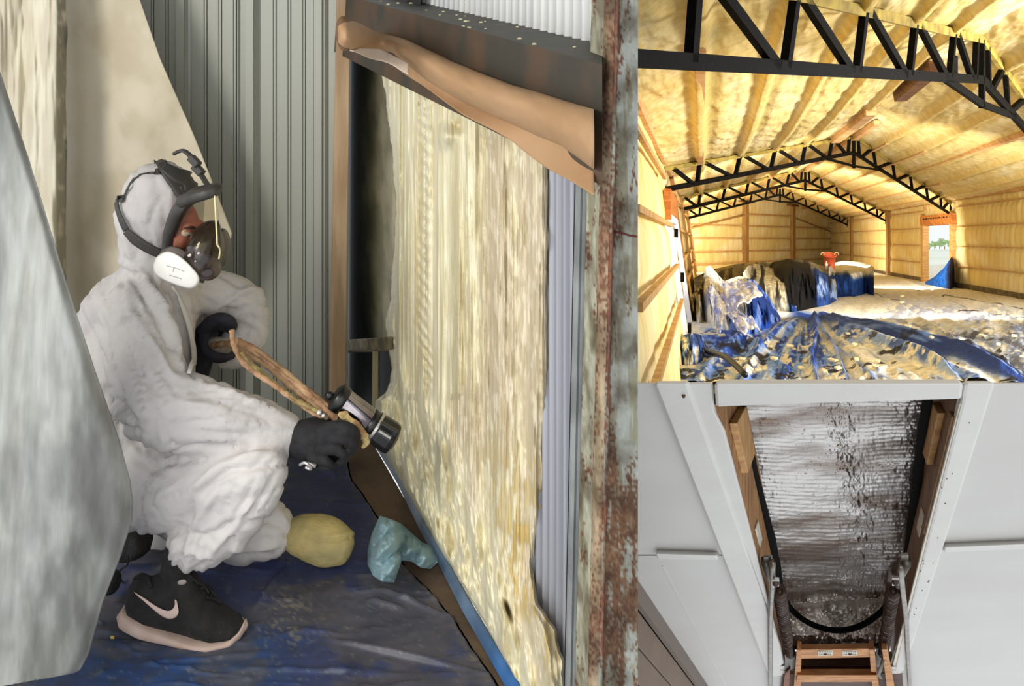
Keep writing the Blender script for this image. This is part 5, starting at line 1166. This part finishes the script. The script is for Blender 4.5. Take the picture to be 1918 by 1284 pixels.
MB().ell(P(411, 468, 2.19), (Vector((.018, .01, -.012)), Vector((0, .035, 0)), Vector((.008, 0, .048))), 18, 12).build('filter', rubd, rsp, True)
hl = M('highlight_chip', (200, 196, 188), .15)
for x, y, r in ((355, 478, 4), (372, 474, 3), (366, 489, 2)):
    q = P(x, y, 2.075); MB().ell(q, (Vector((r*.0011, 0, .001)), Vector((0, .0015, 0)), Vector((0, 0, r*.0009))), 8, 6).build('highlight_bit', hl, rsp, True)  # small pale bits built as highlights on the nose cup
# near filter: white rounded cartridge with dark base
def puck(poly, Y0, Y1, shrink, name, mat, par, bev):
    cx = sum(p[0] for p in poly)/len(poly); cy = sum(p[1] for p in poly)/len(poly)
    sp = [(q.x, q.y) for q in spline([Vector((x, y, 0)) for x, y in poly+[poly[0]]], 5)[:-1]]; b = MB(); n = len(sp)
    prof_ = [(Y0, 1.0), (Y0-.004, 1.0), (Y1+.010, 1.0-shrink*.3), (Y1+.003, 1-shrink*.7), (Y1, 1-shrink*1.6)]
    for Y, k in prof_:
        for x, y in sp: b.v.append(tuple(P(cx+(x-cx)*k, cy+(y-cy)*k, Y-(y-cy)*.0000)))
    for i in range(len(prof_)-1):
        for j in range(n): b.f.append((i*n+j, i*n+(j+1) % n, (i+1)*n+(j+1) % n, (i+1)*n+j))
    b.f += [tuple(range(n)), tuple(range((len(prof_)-1)*n, len(prof_)*n))]; return b.build(name, mat, par, True)
fp = [(287, 496), (294, 480), (314, 470), (336, 478), (358, 497), (373, 517), (371, 532), (356, 540), (326, 532), (300, 520), (289, 509)]
base_ = puck([(x+8, y-10) for x, y in fp], 2.13, 2.10, .05, 'filter_base', M('brown_filter_base', (92, 82, 76), .5), rsp, 0)
flt = puck(fp, 2.105, 2.072, .07, 'filter', M('white_filter', (232, 230, 224), .6, bump=.1, bs=40), rsp, 0)
for pts in ([(312, 497), (330, 502), (345, 508)], [(326, 500), (324, 508)], [(318, 515), (340, 522)]): MB().tube([P(x, y, 2.0715) for x, y in pts], .0008, 5).build('filter_mark', M('grey_print', (168, 164, 158), .7), flt)
# straps over the hood
strapm = M('strap_rubber', (62, 60, 57), .55)
HS = S
strip(HS, [(284, 286, 5), (296, 300, 8), (312, 326, 9), (330, 350, 11), (344, 370, 12)], 'strap', strapm, rsp, .006, .004)
strip(HS, [(284, 285, 3), (256, 297, 3), (234, 322, 3), (223, 350, 3), (222, 380, 3), (228, 405, 4), (240, 430, 5)], 'strap', strapm, rsp, .005, .003)
strip(HS, [(240, 430, 5), (256, 446, 8), (276, 460, 8), (296, 470, 8), (312, 476, 9)], 'strap', strapm, rsp, .007, .004)
strip(HS, [(304, 316, 7), (330, 332, 12), (350, 340, 14), (352, 360, 10)], 'strap_plate', strapm, rsp, .007, .004)
strip(HS, [(310, 283, 3), (340, 290, 4), (362, 312, 12), (372, 340, 16), (378, 352, 12)], 'hood_gloss', M('grey_film', (150, 152, 142), .18, coat=.5), rsp, .004, .002)
MB().tube(spline([P(326, 288, 2.28), P(336, 283, 2.28), P(346, 283, 2.28), P(358, 294, 2.27), P(368, 312, 2.25), P(380, 332, 2.23), P(392, 352, 2.18)], 5), .0045, 8, flat=(Vector((0, 1, 0)), 1.8)).build('strap', strapm, rsp, True)
for x, y in ((364, 302), (371, 318)): MB().beam(P(x-7, y-8, 2.245), P(x+8, y+8, 2.235), Vector((1, 0, 1)), .016, .02).build('buckle', strapm, rsp, bev=.003)
# gloves
glm = M('black_glove', (16, 16, 19), .8, 0, (28, 27, 32), 50, .2, 120); glb = M('navy_glove', (24, 24, 34), .8, 0, (36, 36, 50), 50, .2, 120)
def hand(bones, name, mat): return link(name, fuse(bones, .0038, name, 3), mat, per, True)
g1 = [bone([(538, 820, 2.14, 33), (565, 824, 2.13, 35), (600, 828, 2.12, 38), (622, 828, 2.12, 34)], .75),
 bone([(598, 804, 2.09, 11), (636, 798, 2.070, 11), (661, 806, 2.075, 10), (668, 820, 2.10, 9)], 1), bone([(602, 823, 2.08, 11), (642, 820, 2.058, 11), (663, 834, 2.07, 10), (654, 849, 2.10, 9)], 1),
 bone([(598, 841, 2.08, 11), (630, 842, 2.060, 10), (647, 856, 2.07, 9), (634, 866, 2.10, 8)], 1), bone([(582, 854, 2.09, 10), (608, 862, 2.070, 9), (619, 870, 2.08, 8), (604, 874, 2.10, 8)], 1),
 bone([(560, 802, 2.14, 14), (590, 795, 2.16, 14), (622, 792, 2.17, 12), (644, 800, 2.17, 10)], 1)]
hand(g1, 'glove', glm)
g2 = [bone([(374, 700, 2.42, 18), (378, 672, 2.41, 22), (384, 645, 2.40, 24), (386, 625, 2.40, 23)], .9),
 bone([(382, 618, 2.38, 14), (396, 602, 2.36, 12), (414, 597, 2.35, 12), (430, 602, 2.36, 11), (437, 612, 2.38, 9)], 1), bone([(388, 612, 2.39, 13), (404, 606, 2.38, 12), (420, 608, 2.38, 11), (434, 616, 2.39, 9)], 1),
 bone([(384, 632, 2.37, 12), (388, 650, 2.36, 11), (400, 662, 2.355, 11), (420, 666, 2.36, 10), (436, 664, 2.38, 8)], 1), bone([(382, 640, 2.38, 11), (390, 658, 2.375, 10), (406, 669, 2.375, 10), (424, 670, 2.38, 8)], 1),
 bone([(386, 625, 2.42, 12), (404, 618, 2.44, 11), (424, 622, 2.45, 10)], 1)]
hand(g2, 'glove', glb)
# ------------------------------------------------------------------ spray gun and hoses
gun = thing('foam_spray_gun', P(670, 800, 2.14), 'chrome and black foam spray gun held in the gloved hand with tan taped hoses', 'spray gun')
chrome = M('dark_chrome', (150, 144, 150), .12, 1, (96, 88, 92), 14); gblk = M('gun_black', (12, 12, 14), .35, spec=.5); crust = M('foam_crust', (206, 184, 126), .85, 0, (150, 116, 78), 30, .5, 80)
GY = 2.13
def gp(x, y, dy=0): return P(x, y, GY+dy)
MB().tube([gp(633, 744), gp(640, 749), gp(690, 788), gp(700, 796)], [.026, .0275, .0275, .025], 28).build('air_cylinder', chrome, gun, True)
MB().tube([gp(626, 738), gp(631, 742), gp(641, 750), gp(645, 753)], [.020, .0295, .0295, .0275], 28).build('end_cap', gblk, gun, True)
MB().tube([gp(690, 788), gp(699, 795), gp(701, 797)], [.0285, .0285, .026], 28).build('seal_ring', gblk, gun, True)
MB().tube([gp(701, 797), gp(705, 800)], [.032, .032], 24).build('lock_ring', M('silver_ring', (176, 172, 166), .3, .8), gun)
MB().tube([gp(703, 799), gp(712, 806), gp(730, 818), gp(737, 823), gp(742, 826)], [.030, .033, .034, .032, .014], 10).build('nozzle', gblk, gun, bev=.002)
for a, b_ in (((712, 794), (744, 812)), ((704, 814), (736, 834))): MB().beam(gp(*a, -.02), gp(*b_, -.02), Vector((1, 0, 1)), .014, .012).build('nozzle_lug', gblk, gun, bev=.002)
MB().beam(gp(710, 806, -.036), gp(732, 820, -.036), Vector((1, 0, 1)), .005, .003).build('nozzle_mark', M('silver_ring'), gun)
MB().ell(gp(617, 741), (Vector((.012, 0, 0)), Vector((0, .008, 0)), Vector((0, 0, .010))), 10, 6).build('knob', gblk, gun, True)
MB().tube([gp(617, 741), gp(632, 745)], .005, 8).build('knob_stem', chrome, gun, True)
# gun body block under the cylinder, trigger, handle
MB().hexa([gp(640, 772, -.012), gp(652, 762, -.012), gp(700, 802, -.012), gp(690, 820, -.012), gp(640, 772, .03), gp(652, 762, .03), gp(700, 802, .03), gp(690, 820, .03)]).build('gun_body', M('gun_grey', (88, 74, 68), .4, .5), gun, bev=.004)
MB().tube([gp(648, 776), gp(628, 812), gp(604, 856), gp(590, 868)], [.014, .016, .015, .012], 14).build('handle', gblk, gun, True)
tr_ = MB(); tr_.tube(spline([P(562, 870, 2.10), P(570, 866, 2.09), P(578, 870, 2.09), P(582, 878, 2.10), P(572, 874, 2.1)], 4), .0032, 8); tr_.tube([P(574, 866, 2.11), P(592, 872, 2.11)], .005, 8); tr_.build('air_fitting', M('bright_zinc'), gun, True)
b = MB(); b.tube(spline([gp(636, 770, -.02), gp(652, 782, -.022), gp(672, 800, -.024), gp(684, 815, -.02), gp(686, 828, -.02), gp(678, 838, -.02)], 4), [.008, .010, .011, .012, .011, .010, .012, .013, .011, .010, .012, .012, .013, .011, .009, .010, .009, .007, .006, .005, .004], 10)
for i in range(14): q = gp(640+rr.uniform(0, 48), 0, -.02); x_ = 640+i*3.6; b.ell(gp(x_, 770+(x_-640)*1.05+rr.uniform(-7, 9), -.026), (Vector((rr.uniform(.004, .009), 0, 0)), Vector((0, .006, 0)), Vector((0, 0, rr.uniform(.004, .008)))), 8, 6)
link('foam_crust', fuse_mb(b, .003, 'foam_crust', 2), crust, gun, True)
for x, y, r in ((598, 772, .006), (606, 778, .005), (640, 800, .005), (650, 804, .004), (655, 810, .005)): MB().ell(gp(x, y, -.02), (Vector((r, 0, 0)), Vector((0, r, 0)), Vector((0, 0, r))), 10, 6).build('fitting', M('bright_zinc'), gun, True)
hm = M('tan_hose', (188, 150, 118), .75, 0, (140, 104, 72), 35, .35, 90, vc=(.35, .65)); hm2 = M('brown_hose', (116, 82, 58), .6, 0, (156, 128, 92), 25, .3, 80); hm3 = M('clear_tape', (176, 160, 96), .3, 0, (126, 104, 66), 30, .4, 60)
for nm, mt, pts, r in (
 ('hose', hm, [(434, 618, -.05), (437, 640, -.05), (448, 668, -.04), (470, 692, -.03), (500, 712, -.02), (540, 740, -.01), (580, 768, 0), (606, 780, 0)], .0058),
 ('hose', hm, [(438, 640, .02), (466, 650, .05), (500, 672, .05), (540, 706, .03), (580, 740, .01), (620, 775, 0), (650, 800, 0)], .0082),
 ('hose', hm2, [(400, 646, .22), (430, 644, .16), (462, 658, .08), (500, 684, .05), (545, 722, .02), (590, 760, 0), (616, 782, 0)], .0078),
 ('hose', hm2, [(446, 636, .06), (480, 654, .05), (520, 684, .03), (560, 716, .02), (600, 748, .01), (640, 780, 0)], .0052),
 ('hose', hm3, [(450, 660, .0), (480, 690, .0), (512, 716, -.01), (548, 744, -.01), (580, 762, -.01), (602, 774, -.01)], .0055)):
    q = spline([gp(x, y, d) for x, y, d in pts], 7); L = len(q)
    MB().tube(q, [r*(1+.13*math.sin(i*1.9)+.09*math.sin(i*.7+2)) for i in range(L)], 9).build(nm, mt, gun, True)
MB().tube([P(396, 642, 2.37), P(412, 645, 2.36), P(428, 648, 2.34)], [.017, .018, .016], 14).build('hose_grip', M('grey_tape', (150, 144, 132), .6, 0, (118, 110, 98), 30), gun, True)
